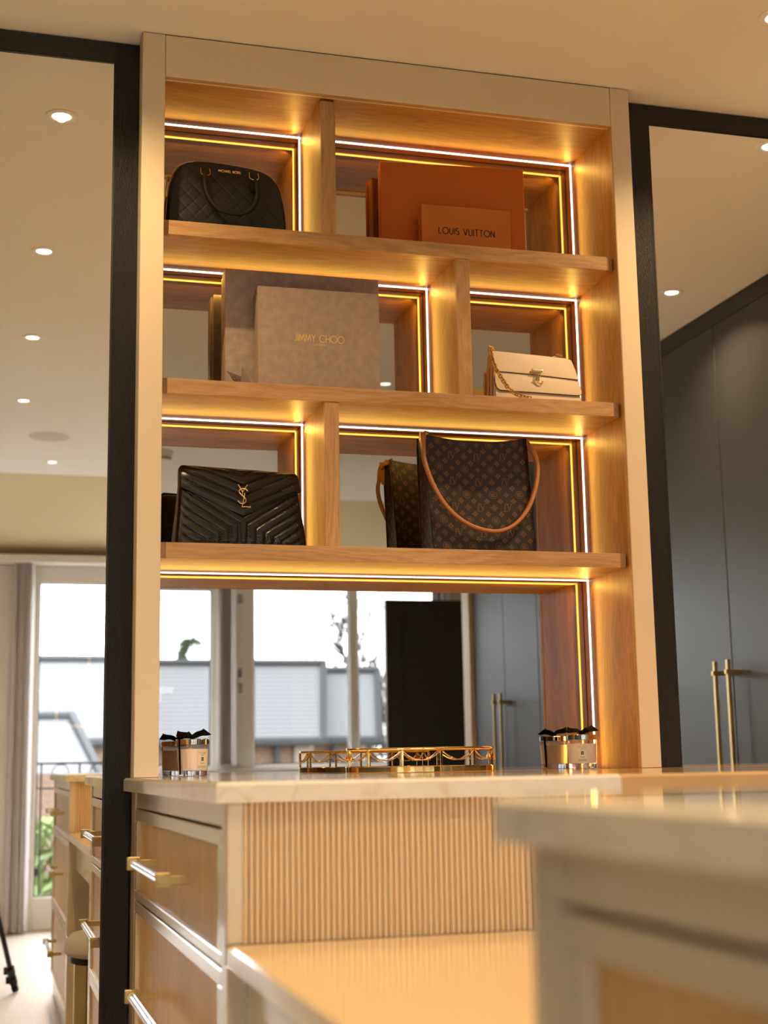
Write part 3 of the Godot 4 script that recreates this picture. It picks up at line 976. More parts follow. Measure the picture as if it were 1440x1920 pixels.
func led(parent: Node3D, a: Vector3, b: Vector3, down: Vector3) -> void:
	# a triangular diffuser standing 3 mm proud: bright face to the front, dim amber face to the back; its light just in front
	var len := (b - a).length()
	var dir := (b - a) / len
	var zf := V(0, 0, -0.248); var zm := V(0, 0, -0.2525); var zb := V(0, 0, -0.257)
	var m := MB.new()
	m.quad_out(a + zf, b + zf, b + zm + down * 0.003, a + zm + down * 0.003, down + V(0, 0, 1))
	var s := MB.new()
	s.quad_out(a + zb, b + zb, b + zm + down * 0.003, a + zm + down * 0.003, down - V(0, 0, 1))
	var am := m.mesh(M.led)
	s.mesh(M.led_side, am)
	var o := obj("led_strip", am, null, parent)
	var l := AreaLight3D.new()
	l.name = "led_light"
	l.area_size = Vector2(len * 0.98, 0.014)
	l.light_color = lin(LED_COLOR[0], LED_COLOR[1], LED_COLOR[2])
	l.light_energy = LED_RADIANCE * len * 0.98 * 0.008 / PI
	l.shadow_enabled = true
	l.area_range = 8.0
	var z := -(down * 0.75 + V(0, 0, 1.0)).normalized()
	var y := z.cross(dir).normalized()
	l.transform = Transform3D(Basis(dir, y, z), (a + b) / 2 + V(0, 0, -0.235) + down * 0.016)
	o.add_child(l)
	# the little light the profile leaks to the back, towards the mirror
	var k := AreaLight3D.new()
	k.name = "led_back_light"
	k.area_size = Vector2(len * 0.98, 0.005)
	k.light_color = lin(1.0, 0.33, 0.04)
	k.light_energy = 3.0 * len * 0.98 * 0.005 / PI
	k.shadow_enabled = true
	k.area_range = 8.0
	z = -(down - V(0, 0, 1.0)).normalized()
	y = z.cross(dir).normalized()
	k.transform = Transform3D(Basis(dir, y, z), (a + b) / 2 + V(0, 0, -0.2568) + down * 0.0026)
	o.add_child(k)

func build_cabinet() -> void:
	var o := thing("display_cabinet", V(0.907, TOP, -0.15), "tall oak display niche in a cream surround with lit shelves", "display cabinet")
	var L := 0.364; var R := 1.4494; var T := 2.478
	var back := -0.2872
	obj("stile", bx(V(0.3141, TOP + 0.0005, -0.067), V(0.3648, CEIL - 0.0015, 0), 0.0012), M.cream, o)
	obj("stile", bx(V(1.4500, TOP + 0.0005, -0.067), V(1.4992, CEIL - 0.0015, 0), 0.0012), M.cream, o)
	obj("fascia", bx(V(0.3656, 2.4732, -0.022), V(1.4492, CEIL - 0.0025, -0.0005), 0.001), M.cream, o)
	obj("top_strip", bx(V(0.316, CEIL - 0.0022, -0.06), V(1.497, CEIL - 0.0002, -0.003), 0.0), M.black_edge, o)
	# solid lips behind the surround
	obj("lip", bx(V(1.4486, TOP, -0.0145), V(1.4625, 2.4735, -0.0012), 0.0006, 1), M.lip, o)
	obj("lip", bx(V(0.352, TOP, -0.0145), V(0.3648, 2.4735, -0.0012), 0.0006, 1), M.lip, o)
	obj("lip", bx(V(0.3648, 2.4728, -0.0145), V(1.4486, 2.4862, -0.0222 + 0.021), 0.0006, 0), M.lip, o)
	obj("side_panel", bx(V(R, TOP, -0.30), V(R + 0.019, T + 0.018, -0.0152), 0.0004, 1, Vector2(0.1, 0.2)), M.oak, o)
	obj("side_panel", bx(V(L - 0.019, TOP, -0.30), V(L, T + 0.018, -0.0152), 0.0004, 1, Vector2(0.3, 0.1)), M.oak, o)
	obj("top_panel", bx(V(L, T, -0.30), V(R, T + 0.018, -0.0152), 0.0004, 0, Vector2(0.2, 0.45)), M.oak, o)
	obj("mirror", bx(V(L - 0.015, TOP, back - 0.006), V(R + 0.015, T + 0.01, back), 0.0), M.mirror_grey, o)
	obj("back_panel", bx(V(L - 0.019, TOP, -0.308), V(R + 0.019, T + 0.018, back - 0.0065), 0.0), M.black_edge, o)
	var levels := [[2.1121, 2.1453], [1.7500, 1.7835], [1.3890, 1.4225]]
	var i := 0
	for y in levels:
		var sh := obj("shelf", bx(V(L + 0.0003, y[0], back + 0.0004), V(R - 0.0003, y[1], -0.034), 0.0004, 0, Vector2(0.13 * i, 0.23 * i)), M.oak, o)
		obj("lipping", bx(V(L + 0.0135, y[0] - 0.0002, -0.034), V(R - 0.0165, y[1] + 0.0002, -0.024), 0.0008, 0, Vector2(0.3 * i, 0.17 * i)), M.lip, sh)
		obj("end_block", bx(V(L + 0.0003, y[0] - 0.0002, -0.034), V(L + 0.0133, y[1] + 0.0002, -0.024), 0.0008), M.endgrain, sh)
		obj("end_block", bx(V(R - 0.0163, y[0] - 0.0002, -0.034), V(R - 0.0025, y[1] + 0.0002, -0.024), 0.0015), M.endgrain, sh)
		i += 1
	var divs := [[0.7275, 0.7615, 2.1453, 2.478], [1.0483, 1.0815, 1.7835, 2.1121], [0.7287, 0.7621, 1.4225, 1.7500]]
	i = 0
	for d in divs:
		var dv := obj("divider", bx(V(d[0], d[2], back + 0.0004), V(d[1], d[3], -0.036), 0.0004, 1, Vector2(0.21 * i, 0.31 * i)), M.oak, o)
		obj("lipping", bx(V(d[0] - 0.0002, d[2] + 0.0004, -0.036), V(d[1] + 0.0002, d[3] - (0.009 if i == 0 else 0.0006), -0.026), 0.0008, 1, Vector2(0.4 * i, 0.1 * i)), M.lip, dv)
		i += 1
	# compartments: left, right, bottom, top
	var comps := [[L, 0.7275, 2.1453, T], [0.7615, R, 2.1453, T], [L, 1.0483, 1.7835, 2.1121], [1.0815, R, 1.7835, 2.1121], [L, 0.7287, 1.4225, 1.7500], [0.7621, R, 1.4225, 1.7500], [L, R, TOP, 1.3890]]
	for c in comps:
		led(o, V(c[0] + 0.001, c[3], 0), V(c[1] - 0.0005, c[3], 0), V(0, -1, 0))
		led(o, V(c[1], c[2] + 0.001, 0), V(c[1], c[3] - 0.0005, 0), V(-1, 0, 0))
		var e := MB.new()
		e.box(V(c[0], c[3] - 0.0012, back), V(c[1], c[3], back + 0.0012), 0.0)
		e.box(V(c[1] - 0.0012, c[2], back), V(c[1], c[3] - 0.0012, back + 0.0012), 0.0)
		e.box(V(c[0], c[2], back), V(c[0] + 0.0012, c[3] - 0.0012, back + 0.0012), 0.0)
		obj("mirror_edge", e, M.black_edge, o)

func slab(called: String, poly: Array, y0: float, y1: float, m: Material, label: String, category := "worktop") -> void:
	# poly in (x, -z), counter-clockwise seen from above
	var b := MB.new()
	b.xf = Transform3D(Basis(V(1, 0, 0), V(0, 0, -1), V(0, 1, 0)), Vector3.ZERO)
	b.prism(poly, y0, y1, 0.004)
	tag(obj(called, b, m), label, category)

func handle_mesh(y: float, zc: float, face: float) -> ArrayMesh:
	var x := face - 0.042
	var rod := []
	for k in 36:
		var a := TAU * k / 36
		var r := 0.0078 if k % 3 != 0 else 0.0066
		rod.append(Vector2(cos(a), sin(a)) * r)
	var n := MB.new()
	n.sweep([V(x, y, zc - 0.206), V(x, y, zc + 0.206)], rod, false, Vector3.UP, false)
	var b := MB.new()
	for s in [-1, 1]:
		var z: float = zc + 0.21 * s
		b.box(V(x - 0.0115, y - 0.0115, z - 0.004), V(x + 0.0115, y + 0.0115, z + 0.004), 0.001)
		b.box(V(x + 0.0105, y - 0.0065, z - 0.0038), V(face, y + 0.0065, z + 0.0038), 0.0006)
		b.cyl(V(x, y, z + 0.004 * s), V(x, y, z + 0.016 * s), 0.0088, 20)
		b.cyl(V(x, y, z - 0.004 * s), V(x, y, z - 0.012 * s), 0.0088, 20)
	return b.mesh(M.brass, n.mesh(M.nickel))

func drawer_unit(z0: float, z1: float, flute_front: bool, label: String) -> void:
	var F := 0.3169
	var X1 := 0.86
	var o := thing("drawer_unit", V(0.59, 0, (z0 + z1) / 2), label, "drawers", "matching cream drawer units")
	var ze0 := z0 if flute_front else z0 + 0.012
	var ze1 := z1 - 0.012 if flute_front else z1
	obj("body", bx(V(F + 0.019, 0.092, ze0), V(X1, 0.9033, ze1), 0.001), M.carcass, o)
	obj("plinth", bx(V(F + 0.012, 0, ze0), V(X1, 0.092, ze1), 0.001), M.lacquer, o)
	# end posts of the face, and the frieze under the worktop
	var a := z0 + (0.0765 if flute_front else 0.044)
	var c := z1 - 0.044
	obj("post", bx(V(F, 0.092, z0 if flute_front else z0 + 0.0125), V(F + 0.019, 0.9033, a - 0.003), 0.0012), M.lacquer, o)
	obj("post", bx(V(F, 0.092, c + 0.003), V(F + 0.019, 0.9033, z1 - 0.0125 if flute_front else z1 - 0.0003), 0.0012), M.lacquer, o)
	obj("frieze", bx(V(F + 0.002, 0.8715, a - 0.003), V(F + 0.019, 0.9033, c + 0.003), 0.0008), M.lacquer, o)
	for d in [[0.693, 0.8677, 0.782], [0.388, 0.6894, 0.5545], [0.097, 0.3844, 0.262]]:
		var f := MB.new()
		f.box(V(F, d[1] - 0.022, a), V(F + 0.016, d[1], c), 0.0016)
		f.box(V(F, d[0], a), V(F + 0.016, d[0] + 0.017, c), 0.0016)
		f.box(V(F, d[0] + 0.017, a), V(F + 0.016, d[1] - 0.022, a + 0.03), 0.0016)
		f.box(V(F, d[0] + 0.017, c - 0.03), V(F + 0.016, d[1] - 0.022, c), 0.0016)
		f.box(V(F + 0.012, d[0] + 0.005, a + 0.01), V(F + 0.019, d[1] - 0.005, c - 0.01), 0.0)
		var dr := obj("drawer", f, M.lacquer, o)
		obj("panel", bx(V(F + 0.007, d[0] + 0.0165, a + 0.0295), V(F + 0.013, d[1] - 0.0215, c - 0.0295), 0.0004, 1, Vector2(d[0], z0 * 0.1)), M.pale_oak, dr)
		obj("handle", handle_mesh(d[2], (a + c) / 2 + 0.012, F + 0.004), null, dr)
	# reeded panel above the desk
	var s := 1.0 if flute_front else -1.0
	var zf := z1 if flute_front else z0                # the plane the posts end on
	var pz0 := minf(zf, zf - 0.012 * s); var pz1 := maxf(zf, zf - 0.012 * s)
	obj("end_board", bx(V(F, 0.7258, pz0), V(0.338, 0.9033, pz1), 0.0012), M.cream, o)
	obj("side_board", bx(V(F, 0.0, pz0), V(X1, 0.6985, pz1), 0.001), M.lacquer, o)
	var back := zf - 0.0055 * s
	var fp := obj("reeded_panel", bx(V(0.338, 0.7258, minf(back, zf - 0.012 * s)), V(X1, 0.9033, maxf(back, zf - 0.012 * s)), 0.0), M.reed_shade, o)
	var m := MB.new()
	m.xf = Transform3D(Basis(), V(0, 0, 0))
	m.lathe([Vector2(0.0033, 0.7258), Vector2(0.0033, 0.9033)], Vector3.ZERO, 10, true, PI if flute_front else 0.0, TAU if flute_front else PI)
	var am := m.mesh(M.reed)
	for k in 66:
		var r := MeshInstance3D.new()
		r.name = "reed"
		r.mesh = am
		r.position = V(0.338 + 0.0039 + 0.0078 * k, 0, back + 0.0015 * s)
		fp.add_child(r, true)

func build_island() -> void:
	drawer_unit(-0.06, 1.122, true, "cream drawer unit against the mirrored wall with reeded end panel")
	drawer_unit(2.188, 3.425, false, "cream drawer unit nearest the camera, out of focus on the right")
	slab("stone_worktop", [Vector2(0.2997, -1.14), Vector2(0.8668, -1.14), Vector2(0.8668, 0.0605), Vector2(1.4485, 0.0605), Vector2(1.4485, 0.2868), Vector2(0.3645, 0.2868), Vector2(0.3645, 0.0605), Vector2(0.2997, 0.0605)], 0.9035, TOP, M.stone, "pale stone worktop running into the niche with candles and tray on it")
	slab("stone_worktop", [Vector2(0.8673, -1.14), Vector2(2.485, -1.14), Vector2(2.485, 0.0605), Vector2(0.8673, 0.0605)], 0.9035, TOP, M.stone_warm, "warmer and darker toned stone worktop below the right mirror door")  # separate slab, warmer and darker in tone than the worktop beside it
	slab("stone_worktop", [Vector2(0.2997, -3.44), Vector2(0.8668, -3.44), Vector2(0.8668, -2.175), Vector2(0.2997, -2.175)], 0.9035, TOP, M.stone, "blurred pale stone worktop on the nearest drawer unit")
	slab("desk_worktop", [Vector2(0.3166, -2.1872), Vector2(0.86, -2.1872), Vector2(0.86, -1.1265), Vector2(0.3166, -1.1265)], 0.6988, 0.7255, M.desk, "low glossy cream desk top between the two drawer units", "desk top")
	var d := thing("desk_apron", V(0.36, 0.65, 1.65), "cream apron board under the low desk top", "desk front")
	obj("board", bx(V(0.342, 0.598, 1.1225), V(0.36, 0.6986, 2.1875), 0.001), M.lacquer, d)
	obj("back_board", bx(V(0.846, 0.0, 1.1225), V(0.86, 0.6986, 2.1875), 0.001), M.carcass, d)
	var b := thing("base_cupboard", V(1.7, 0, 0.5), "cream base cupboard under the warmer and darker toned stone worktop", "cupboard")
	obj("body", bx(V(0.8685, 0.09, -0.06), V(2.48, 0.9033, 1.1), 0.001), M.carcass, b)
	obj("plinth", bx(V(0.88, 0, -0.06), V(2.48, 0.09, 1.06), 0.001), M.lacquer, b)
	for k in 3:
		obj("door", bx(V(0.871 + 0.536 * k, 0.095, 1.1005), V(0.871 + 0.536 * k + 0.533, 0.9, 1.12), 0.002), M.lacquer, b)

func downlight(label: String, x: float, z: float) -> void:
	var o := thing("downlight", V(x, CEIL, z), label, "downlight", "round white ceiling downlights")
	var b := MB.new()
	b.lathe([Vector2(0.0235, CEIL - 0.0005), Vector2(0.025, CEIL - 0.003), Vector2(0.028, CEIL - 0.0045), Vector2(0.0375, CEIL - 0.004), Vector2(0.0408, CEIL - 0.0018), Vector2(0.041, CEIL - 0.0002)], V(x, 0, z), 36)
	obj("bezel", b, M.white, o)
	var l := MB.new()
	l.lathe([Vector2(0.0, CEIL - 0.0036), Vector2(0.0225, CEIL - 0.0032), Vector2(0.0225, CEIL - 0.0004), Vector2(0.0, CEIL - 0.0004)], V(x, 0, z), 28, false)
	obj("lens", l, M.lamp, o)
	var s := SpotLight3D.new()
	s.name = "lamp"
	s.light_color = lin(LAMP_COLOR[0], LAMP_COLOR[1], LAMP_COLOR[2])
	s.light_energy = LAMP_ENERGY
	s.light_size = 0.014
	s.spot_range = 14.0
	s.spot_attenuation = 2.0
	s.spot_angle = 66.0
	s.spot_angle_attenuation = 1.0
	s.shadow_enabled = true
	s.position = V(0, -0.002, 0)
	s.rotation_degrees.x = -90
	o.add_child(s)

func build_ceiling_fittings() -> void:
	for q in [["lit downlight in the ceiling just in front of the left mirror door", 0.160, 0.345], ["lit downlight, second from the left mirror door", 0.1545, 1.338], ["lit downlight, third from the left mirror door", 0.1488, 2.2985], ["lit downlight, fourth from the left mirror door", 0.14, 3.2847], ["lit downlight beyond the round ceiling speaker by the window", 0.322, 4.60],
			["downlight at the edge of the view in front of the right mirror door", 1.672, 0.40], ["lit downlight above the low desk away from the mirrors", 1.667, 2.218], ["lit downlight in front of the third wardrobe", 2.325, 1.255], ["lit downlight close to the right mirror door", 2.02, 0.075],
			["unseen downlight added left of the island to light the drawer fronts", -1.35, 0.4]]:  # the last one is out of view, added to light the drawer fronts
		downlight(q[0], q[1], q[2])
	var s := thing("ceiling_speaker", V(0.28, CEIL, 3.99), "round flush white speaker grille in the ceiling between downlights", "speaker")
	obj("grille", MB.new().lathe([Vector2(0.0, CEIL - 0.004), Vector2(0.095, CEIL - 0.004), Vector2(0.099, CEIL - 0.003)], V(0.28, 0, 3.99), 40), mat(Color(0.80, 0.80, 0.78), 0.8), s)
	obj("rim", MB.new().lathe([Vector2(0.099, CEIL - 0.003), Vector2(0.102, CEIL - 0.0045), Vector2(0.106, CEIL - 0.0002)], V(0.28, 0, 3.99), 40), M.white, s)
	var a := thing("smoke_alarm", V(0.895, CEIL, 3.77), "white round smoke alarm on the ceiling with a dark vent", "smoke alarm")
	var p := V(0.895, 0, 3.77)
	obj("body", MB.new().lathe([Vector2(0.0, CEIL - 0.05), Vector2(0.036, CEIL - 0.05), Vector2(0.045, CEIL - 0.042), Vector2(0.054, CEIL - 0.016), Vector2(0.058, CEIL - 0.013), Vector2(0.06, CEIL - 0.0002)], p, 32), M.white, a)
	obj("vent", MB.new().lathe([Vector2(0.046, CEIL - 0.0425), Vector2(0.0495, CEIL - 0.037)], p, 32), M.black_edge, a)
	obj("indicator", MB.new().cyl(p + V(0.02, CEIL - 0.03, -0.052), p + V(0.02, CEIL - 0.03, -0.046), 0.004, 8), M.gold, a)

# ------------------------------------------------------------------ things on the shelves
func gift_box(called: String, label: String, category: String, x0: float, x1: float, y0: float, y1: float, zf: float, depth: float, yaw: float, lid_m: Material, base_m: Material, lid := 0.45) -> Node3D:
	# stands on its long edge: lid to the front, tray behind it, a hair smaller
	var c := V((x0 + x1) / 2, y0, zf - depth / 2)
	var o := thing(called, c, label, category)
	var xf := Transform3D(Basis(Vector3.UP, deg_to_rad(yaw)), c)
	o.set_meta("frame", xf)
	var w := (x1 - x0) / 2; var h := y1 - y0; var d := depth / 2
	var b := MB.new(); b.xf = xf
	b.box(V(-w, 0.0003, d - depth * lid), V(w, h, d), 0.0012)
	obj("lid", b, lid_m, o)
	b = MB.new(); b.xf = xf
	b.box(V(-w + 0.0025, 0.0003, -d), V(w - 0.0025, h - 0.0025, d - depth * lid - 0.0006), 0.0012)
	obj("tray", b, base_m, o)
	return o

func stroke_path(b: MB, pts: Array, ox: Vector2, k: Vector2, z: float, r: float) -> void:
	var p := []
	for q in pts: p.append(V(ox.x + q.x * k.x, ox.y + q.y * k.y, z))
	b.tube(smooth_path(p, 5), r, 8)

func build_shelf_things() -> void:
	var s1 := 2.1453; var s2 := 1.7835; var s3 := 1.4225
	# two orange boxes on the top shelf
	gift_box("gift_box", "large plain orange box standing on the top shelf behind a smaller one", "box", 0.924, 1.292, s1, 2.422, -0.200, 0.046, -5.0, M.orange, M.orange_in, 0.35)
	var g := gift_box("gift_box", "smaller orange box with dark lettering in front of a large orange box", "box", 1.0065, 1.2345, s1, 2.292, -0.148, 0.036, -1.2, M.orange_small, M.orange_in, 0.6)
	var xf: Transform3D = g.get_meta("frame")
	obj("lettering", text_mesh("LOUIS VUITTON", 0.0163, 0.0024, 0.24, 0.1425, xf * Transform3D(Basis(), V(1.1213 - 1.1205, 2.2195 - s1, 0.018)), 0.0003), M.ink, g)
	# taupe boxes on the middle shelf
	gift_box("gift_box", "large taupe box standing behind a smaller mauve box on the middle shelf", "box", 0.527, 0.897, s2, 2.0915, -0.158, 0.072, 0.0, M.taupe, M.taupe, 0.6)
	g = gift_box("gift_box", "mauve box with thin gold lettering standing in front of a taupe box", "box", 0.591, 0.878, s2, 2.0325, -0.09, 0.062, 0.0, M.mauve, M.mauve, 0.55)
	xf = g.get_meta("frame")
	obj("lettering", text_mesh("JIMMY CHOO", 0.0165, 0.0015, 0.17, 0.117, xf * Transform3D(Basis(), V(0.734 - 0.7345, 1.9065 - s2, 0.031)), 0.0003), M.foil, g)
	obj("lettering", text_mesh("LONDON", 0.0032, 0.0005, 0.35, 0.027, xf * Transform3D(Basis(), V(0.734 - 0.7345, 1.8985 - s2, 0.031)), 0.0003), M.foil, g)
	var t := thing("paper_tag", V(0.56, s2, -0.12), "small folded dark tag leaning on the taupe box beside the mauve box", "tag")
	var dark := mat(Color(0.44, 0.37, 0.36), 0.6)
	var b := MB.new()
	b.xf = Transform3D(Basis(V(0, 1, 0), 0.15) * Basis(V(1, 0, 0), -0.25), V(0.548, s2 + 0.004, -0.112))
	b.prism([Vector2(-0.022, 0.048), Vector2(0.004, 0.004), Vector2(0.02, 0.0), Vector2(0.03, 0.03), Vector2(0.012, 0.036)], 0.0, 0.0008, 0.0)
	obj("card", b, dark, t)
	b = MB.new()
	b.xf = Transform3D(Basis(V(0, 1, 0), -0.35) * Basis(V(0, 0, 1), 0.2), V(0.565, s2 + 0.002, -0.104))
	b.prism([Vector2(-0.014, 0.0), Vector2(0.02, 0.002), Vector2(0.004, 0.058)], 0.0, 0.0008, 0.0)
	obj("card", b, mat(Color(0.50, 0.43, 0.41), 0.6), t)
	obj("lettering", text_mesh("OC", 0.009, 0.0008, 0.2, 0.019, Transform3D(Basis(V(0, 1, 0), 0.15) * Basis(V(1, 0, 0), -0.25) * Basis(V(0, 0, 1), -0.55), V(0.543, s2 + 0.027, -0.116)), 0.0004), M.ink, t)
	dome_bag(s1)
	tote_bag(s3)
	flap_bag(s3)
	chain_bag(s2)

func dome_bag(y0: float) -> void:
	var o := thing("dome_handbag", V(0.518, y0, -0.14), "black quilted dome handbag with a hanging handle on the top shelf", "handbag")
	var out := [Vector2(0.386, y0 + 0.001), Vector2(0.652, y0 + 0.001), Vector2(0.6575, y0 + 0.008), Vector2(0.655, 2.2), Vector2(0.652, 2.226), Vector2(0.646, 2.258), Vector2(0.638, 2.281), Vector2(0.624, 2.298), Vector2(0.604, 2.3085), Vector2(0.575, 2.315), Vector2(0.53, 2.3195), Vector2(0.48, 2.322), Vector2(0.445, 2.3205), Vector2(0.424, 2.315), Vector2(0.408, 2.304), Vector2(0.398, 2.288), Vector2(0.390, 2.26), Vector2(0.385, 2.22), Vector2(0.3815, 2.17), Vector2(0.380, y0 + 0.008)]
	var p := resample(out, 150)
	var front := func(q: Vector2) -> float: return -0.078 - 0.012 * pow(clampf((q.y - y0) / 0.17, 0, 1), 2.0)
	var rear := func(q: Vector2) -> float: return -0.215 + 0.03 * pow(clampf((q.y - y0) / 0.17, 0, 1), 2.0)
	var quilt := func(q: Vector2) -> float:
		var a := absf(fposmod((q.x + q.y * 0.92) / 0.034, 1.0) - 0.5) * 2.0
		var c := absf(fposmod((q.x - q.y * 0.92) / 0.034, 1.0) - 0.5) * 2.0
		return -0.0013 * (pow(a, 10.0) + pow(c, 10.0))
	obj("body", stuffed(p, front, rear, 0.012, 0.004, quilt, 22), M.saffiano, o)
	# zip over the dome
	var path := []
	for q in out.slice(3, 19):
		var c := Vector2(0.518, 2.2)
		path.append(V(q.x + signf(q.x - c.x) * 0.0012, q.y + 0.0012, -0.102))
	obj("zip", MB.new().tube(smooth_path(path, 4), 0.0016, 6), M.gold_dim, o)
	var zp := MB.new()
	zp.cyl(V(0.386, 2.277, -0.098), V(0.383, 2.262, -0.09), 0.003, 8)
	zp.cyl(V(0.383, 2.262, -0.09), V(0.380, 2.236, -0.086), 0.0024, 8)
	zp.box(V(0.3775, 2.222, -0.089), V(0.3825, 2.24, -0.083), 0.001)
	obj("zip_pull", zp, M.gold_dim, o)
	# one handle falling forward, on two brass loops
	var h := smooth_path([V(0.466, 2.286, -0.072), V(0.4635, 2.262, -0.062), V(0.467, 2.232, -0.057), V(0.479, 2.207, -0.054), V(0.499, 2.191, -0.053), V(0.526, 2.1855, -0.053), V(0.552, 2.189, -0.053), V(0.571, 2.203, -0.054), V(0.583, 2.229, -0.057), V(0.5835, 2.257, -0.062), V(0.579, 2.281, -0.072)], 6)
	obj("handle", MB.new().tube(h, 0.0056, 10), M.saffiano, o)
	for x in [0.4665, 0.5785]:
		var tabs := MB.new()
		tabs.prism([Vector2(x - 0.008, 2.262), Vector2(x - 0.004, 2.25), Vector2(x + 0.004, 2.25), Vector2(x + 0.008, 2.262), Vector2(x + 0.0075, 2.283), Vector2(x - 0.0075, 2.283)], -0.078, -0.069, 0.002)
		obj("handle_tab", tabs, M.saffiano, o)
		var ring := MB.new()
		ring.tube(smooth_path([V(x - 0.010, 2.296, -0.075), V(x - 0.010, 2.28, -0.068), V(x, 2.276, -0.066), V(x + 0.010, 2.28, -0.068), V(x + 0.010, 2.296, -0.075)], 5), 0.0015, 7)
		obj("ring", ring, M.gold_dim, o)
	obj("lettering", text_mesh("MICHAEL KORS", 0.0058, 0.0013, 0.22, 0.051, Transform3D(Basis(V(1, 0, 0), -0.08) * Basis(V(0, 0, 1), -0.02), V(0.5235, 2.2935, -0.0815)), 0.0012), M.gold, o)

func tote_bag(y0: float) -> void:
	var o := thing("tote_bag", V(1.125, y0, -0.15), "brown monogram canvas tote with a hanging tan leather strap", "handbag")
	var yt := 1.708
	var rows := []
	var uvs := []
	var depth := func(v: float) -> float: return lerpf(0.094, 0.055, pow(v, 1.3))
	# wrap: front, right gusset, back, left gusset, each a strip of points; v runs up
	var nv := 26
	for j in nv + 1:
		var v := float(j) / nv
		var xl := lerpf(1.001, 0.9875, v); var xr := lerpf(1.2545, 1.2415, v)
		if v < 0.1: xl += 0.004 * (1.0 - v * 10.0); xr -= 0.004 * (1.0 - v * 10.0)
		var y := lerpf(y0 + 0.001, yt, v)
		var zf := lerpf(-0.098, -0.112, v)
		var d: float = depth.call(v)
		var r := []
		var ru := []
		for k in 25:
			var s := float(k) / 24.0
			var sag := 0.014 * v * v * (4.0 * s * (1.0 - s))
			var dent := -0.012 * exp(-pow((s - 0.45) / 0.32, 2.0)) * sin(PI * v) + 0.006 * sin(PI * s) * (1.0 - v)
			r.append(V(lerpf(xl, xr, s), y - sag, zf + dent)); ru.append(Vector2(s * 0.254, -y))
		for k in range(1, 8):
			var s := float(k) / 8.0
			r.append(V(xr - 0.016 * v * sin(PI * s), y, zf - d * s)); ru.append(Vector2(0.254 + s * 0.09, -y))
		for k in 25:
			var s := 1.0 - float(k) / 24.0
			r.append(V(lerpf(xl, xr, s), y - 0.012 * v * v * (4.0 * s * (1.0 - s)), zf - d)); ru.append(Vector2(0.344 + (1.0 - s) * 0.254, -y))
		for k in range(1, 8):
			var s := 1.0 - float(k) / 8.0
			r.append(V(xl + 0.016 * v * sin(PI * s), y, zf - d * s)); ru.append(Vector2(0.598 + (1.0 - s) * 0.09, -y))
		rows.append(r); uvs.append(ru)
	# the body: wrapped strip (texture runs on round the corner), with an inner lining below the rim and a bottom
	for i in uvs.size():
		rows[i].append(rows[i][0]); uvs[i].append(Vector2(0.688, -rows[i][0].y))
	var body := MB.new()
	body.grid(rows, false, uvs)
	obj("body", body, M.canvas, o)
	var inner := []
	for i in 4:
		var r := []
		var c := V(1.115, 0, -0.139)
		for q in rows[nv]:
			r.append(V(lerpf(q.x, c.x, 0.01 + 0.01 * i), q.y - 0.03 * i, lerpf(q.z, c.z, 0.06 + 0.06 * i)))
		inner.append(r)
	obj("lining", MB.new().grid(inner), M.ink, o)
	# piped corner seams
	for k in [0, 24, 32, 56]:
		var p := []
		for j in nv + 1: p.append(rows[j][k])
		obj("corner_seam", MB.new().tube(p, 0.0018, 6), M.ink, o)
	# strap
	var wide := [Vector2(-0.0085, -0.0022), Vector2(0.0085, -0.0022), Vector2(0.0095, 0), Vector2(0.0085, 0.0022), Vector2(-0.0085, 0.0022), Vector2(-0.0095, 0)]
	var pts := [V(0.992, 1.709, -0.128), V(0.9815, 1.697, -0.108), V(0.9805, 1.668, -0.096), V(0.979, 1.645, -0.088), V(0.986, 1.612, -0.083), V(1.001, 1.575, -0.082), V(1.020, 1.543, -0.082), V(1.046, 1.514, -0.082), V(1.080, 1.491, -0.082), V(1.115, 1.479, -0.081), V(1.148, 1.476, -0.081), V(1.178, 1.484, -0.081), V(1.205, 1.502, -0.082), V(1.228, 1.53, -0.083), V(1.244, 1.562, -0.084), V(1.2555, 1.60, -0.086), V(1.2595, 1.64, -0.090), V(1.254, 1.672, -0.100), V(1.246, 1.70, -0.126)]
	var path := smooth_path(pts, 5)
	var sc := []
	for i in path.size():
		var e := minf(i, path.size() - 1 - i) / 12.0
		sc.append(lerpf(1.8, 1.15, clampf(e, 0, 1)))
	var strap := MB.new()
	strap.sweep(path, [Vector2(-0.002, -0.0062), Vector2(0.002, -0.0062), Vector2(0.0034, -0.004), Vector2(0.0034, 0.004), Vector2(0.002, 0.0062), Vector2(-0.002, 0.0062), Vector2(-0.0034, 0.004), Vector2(-0.0034, -0.004)], false, V(0, 0, 1), true, sc)
	var so := obj("strap", strap, M.tan_leather, o)
	var edge := []
	for i in path.size():
		var tg: Vector3 = (path[mini(i + 1, path.size() - 1)] - path[maxi(i - 1, 0)]).normalized()
		var side := tg.cross(V(0, 0, 1)).normalized()
		edge.append(path[i] + side * 0.0036 + V(0, 0, 0.002))
	obj("strap_edge", MB.new().tube(edge, 0.0016, 6), M.tan_edge, so)
	# leather tabs that carry it, and the zip end standing over the rim
	obj("tab", MB.new().prism([Vector2(0.983, 1.655), Vector2(0.9885, 1.652), Vector2(0.992, 1.70), Vector2(0.992, 1.712), Vector2(0.978, 1.712), Vector2(0.977, 1.69)], -0.115, -0.108, 0.001), M.tan_leather, o)
	obj("zip_end", bx(V(1.000, 1.705, -0.135), V(1.006, 1.7185, -0.13), 0.001), M.tan_edge, o)

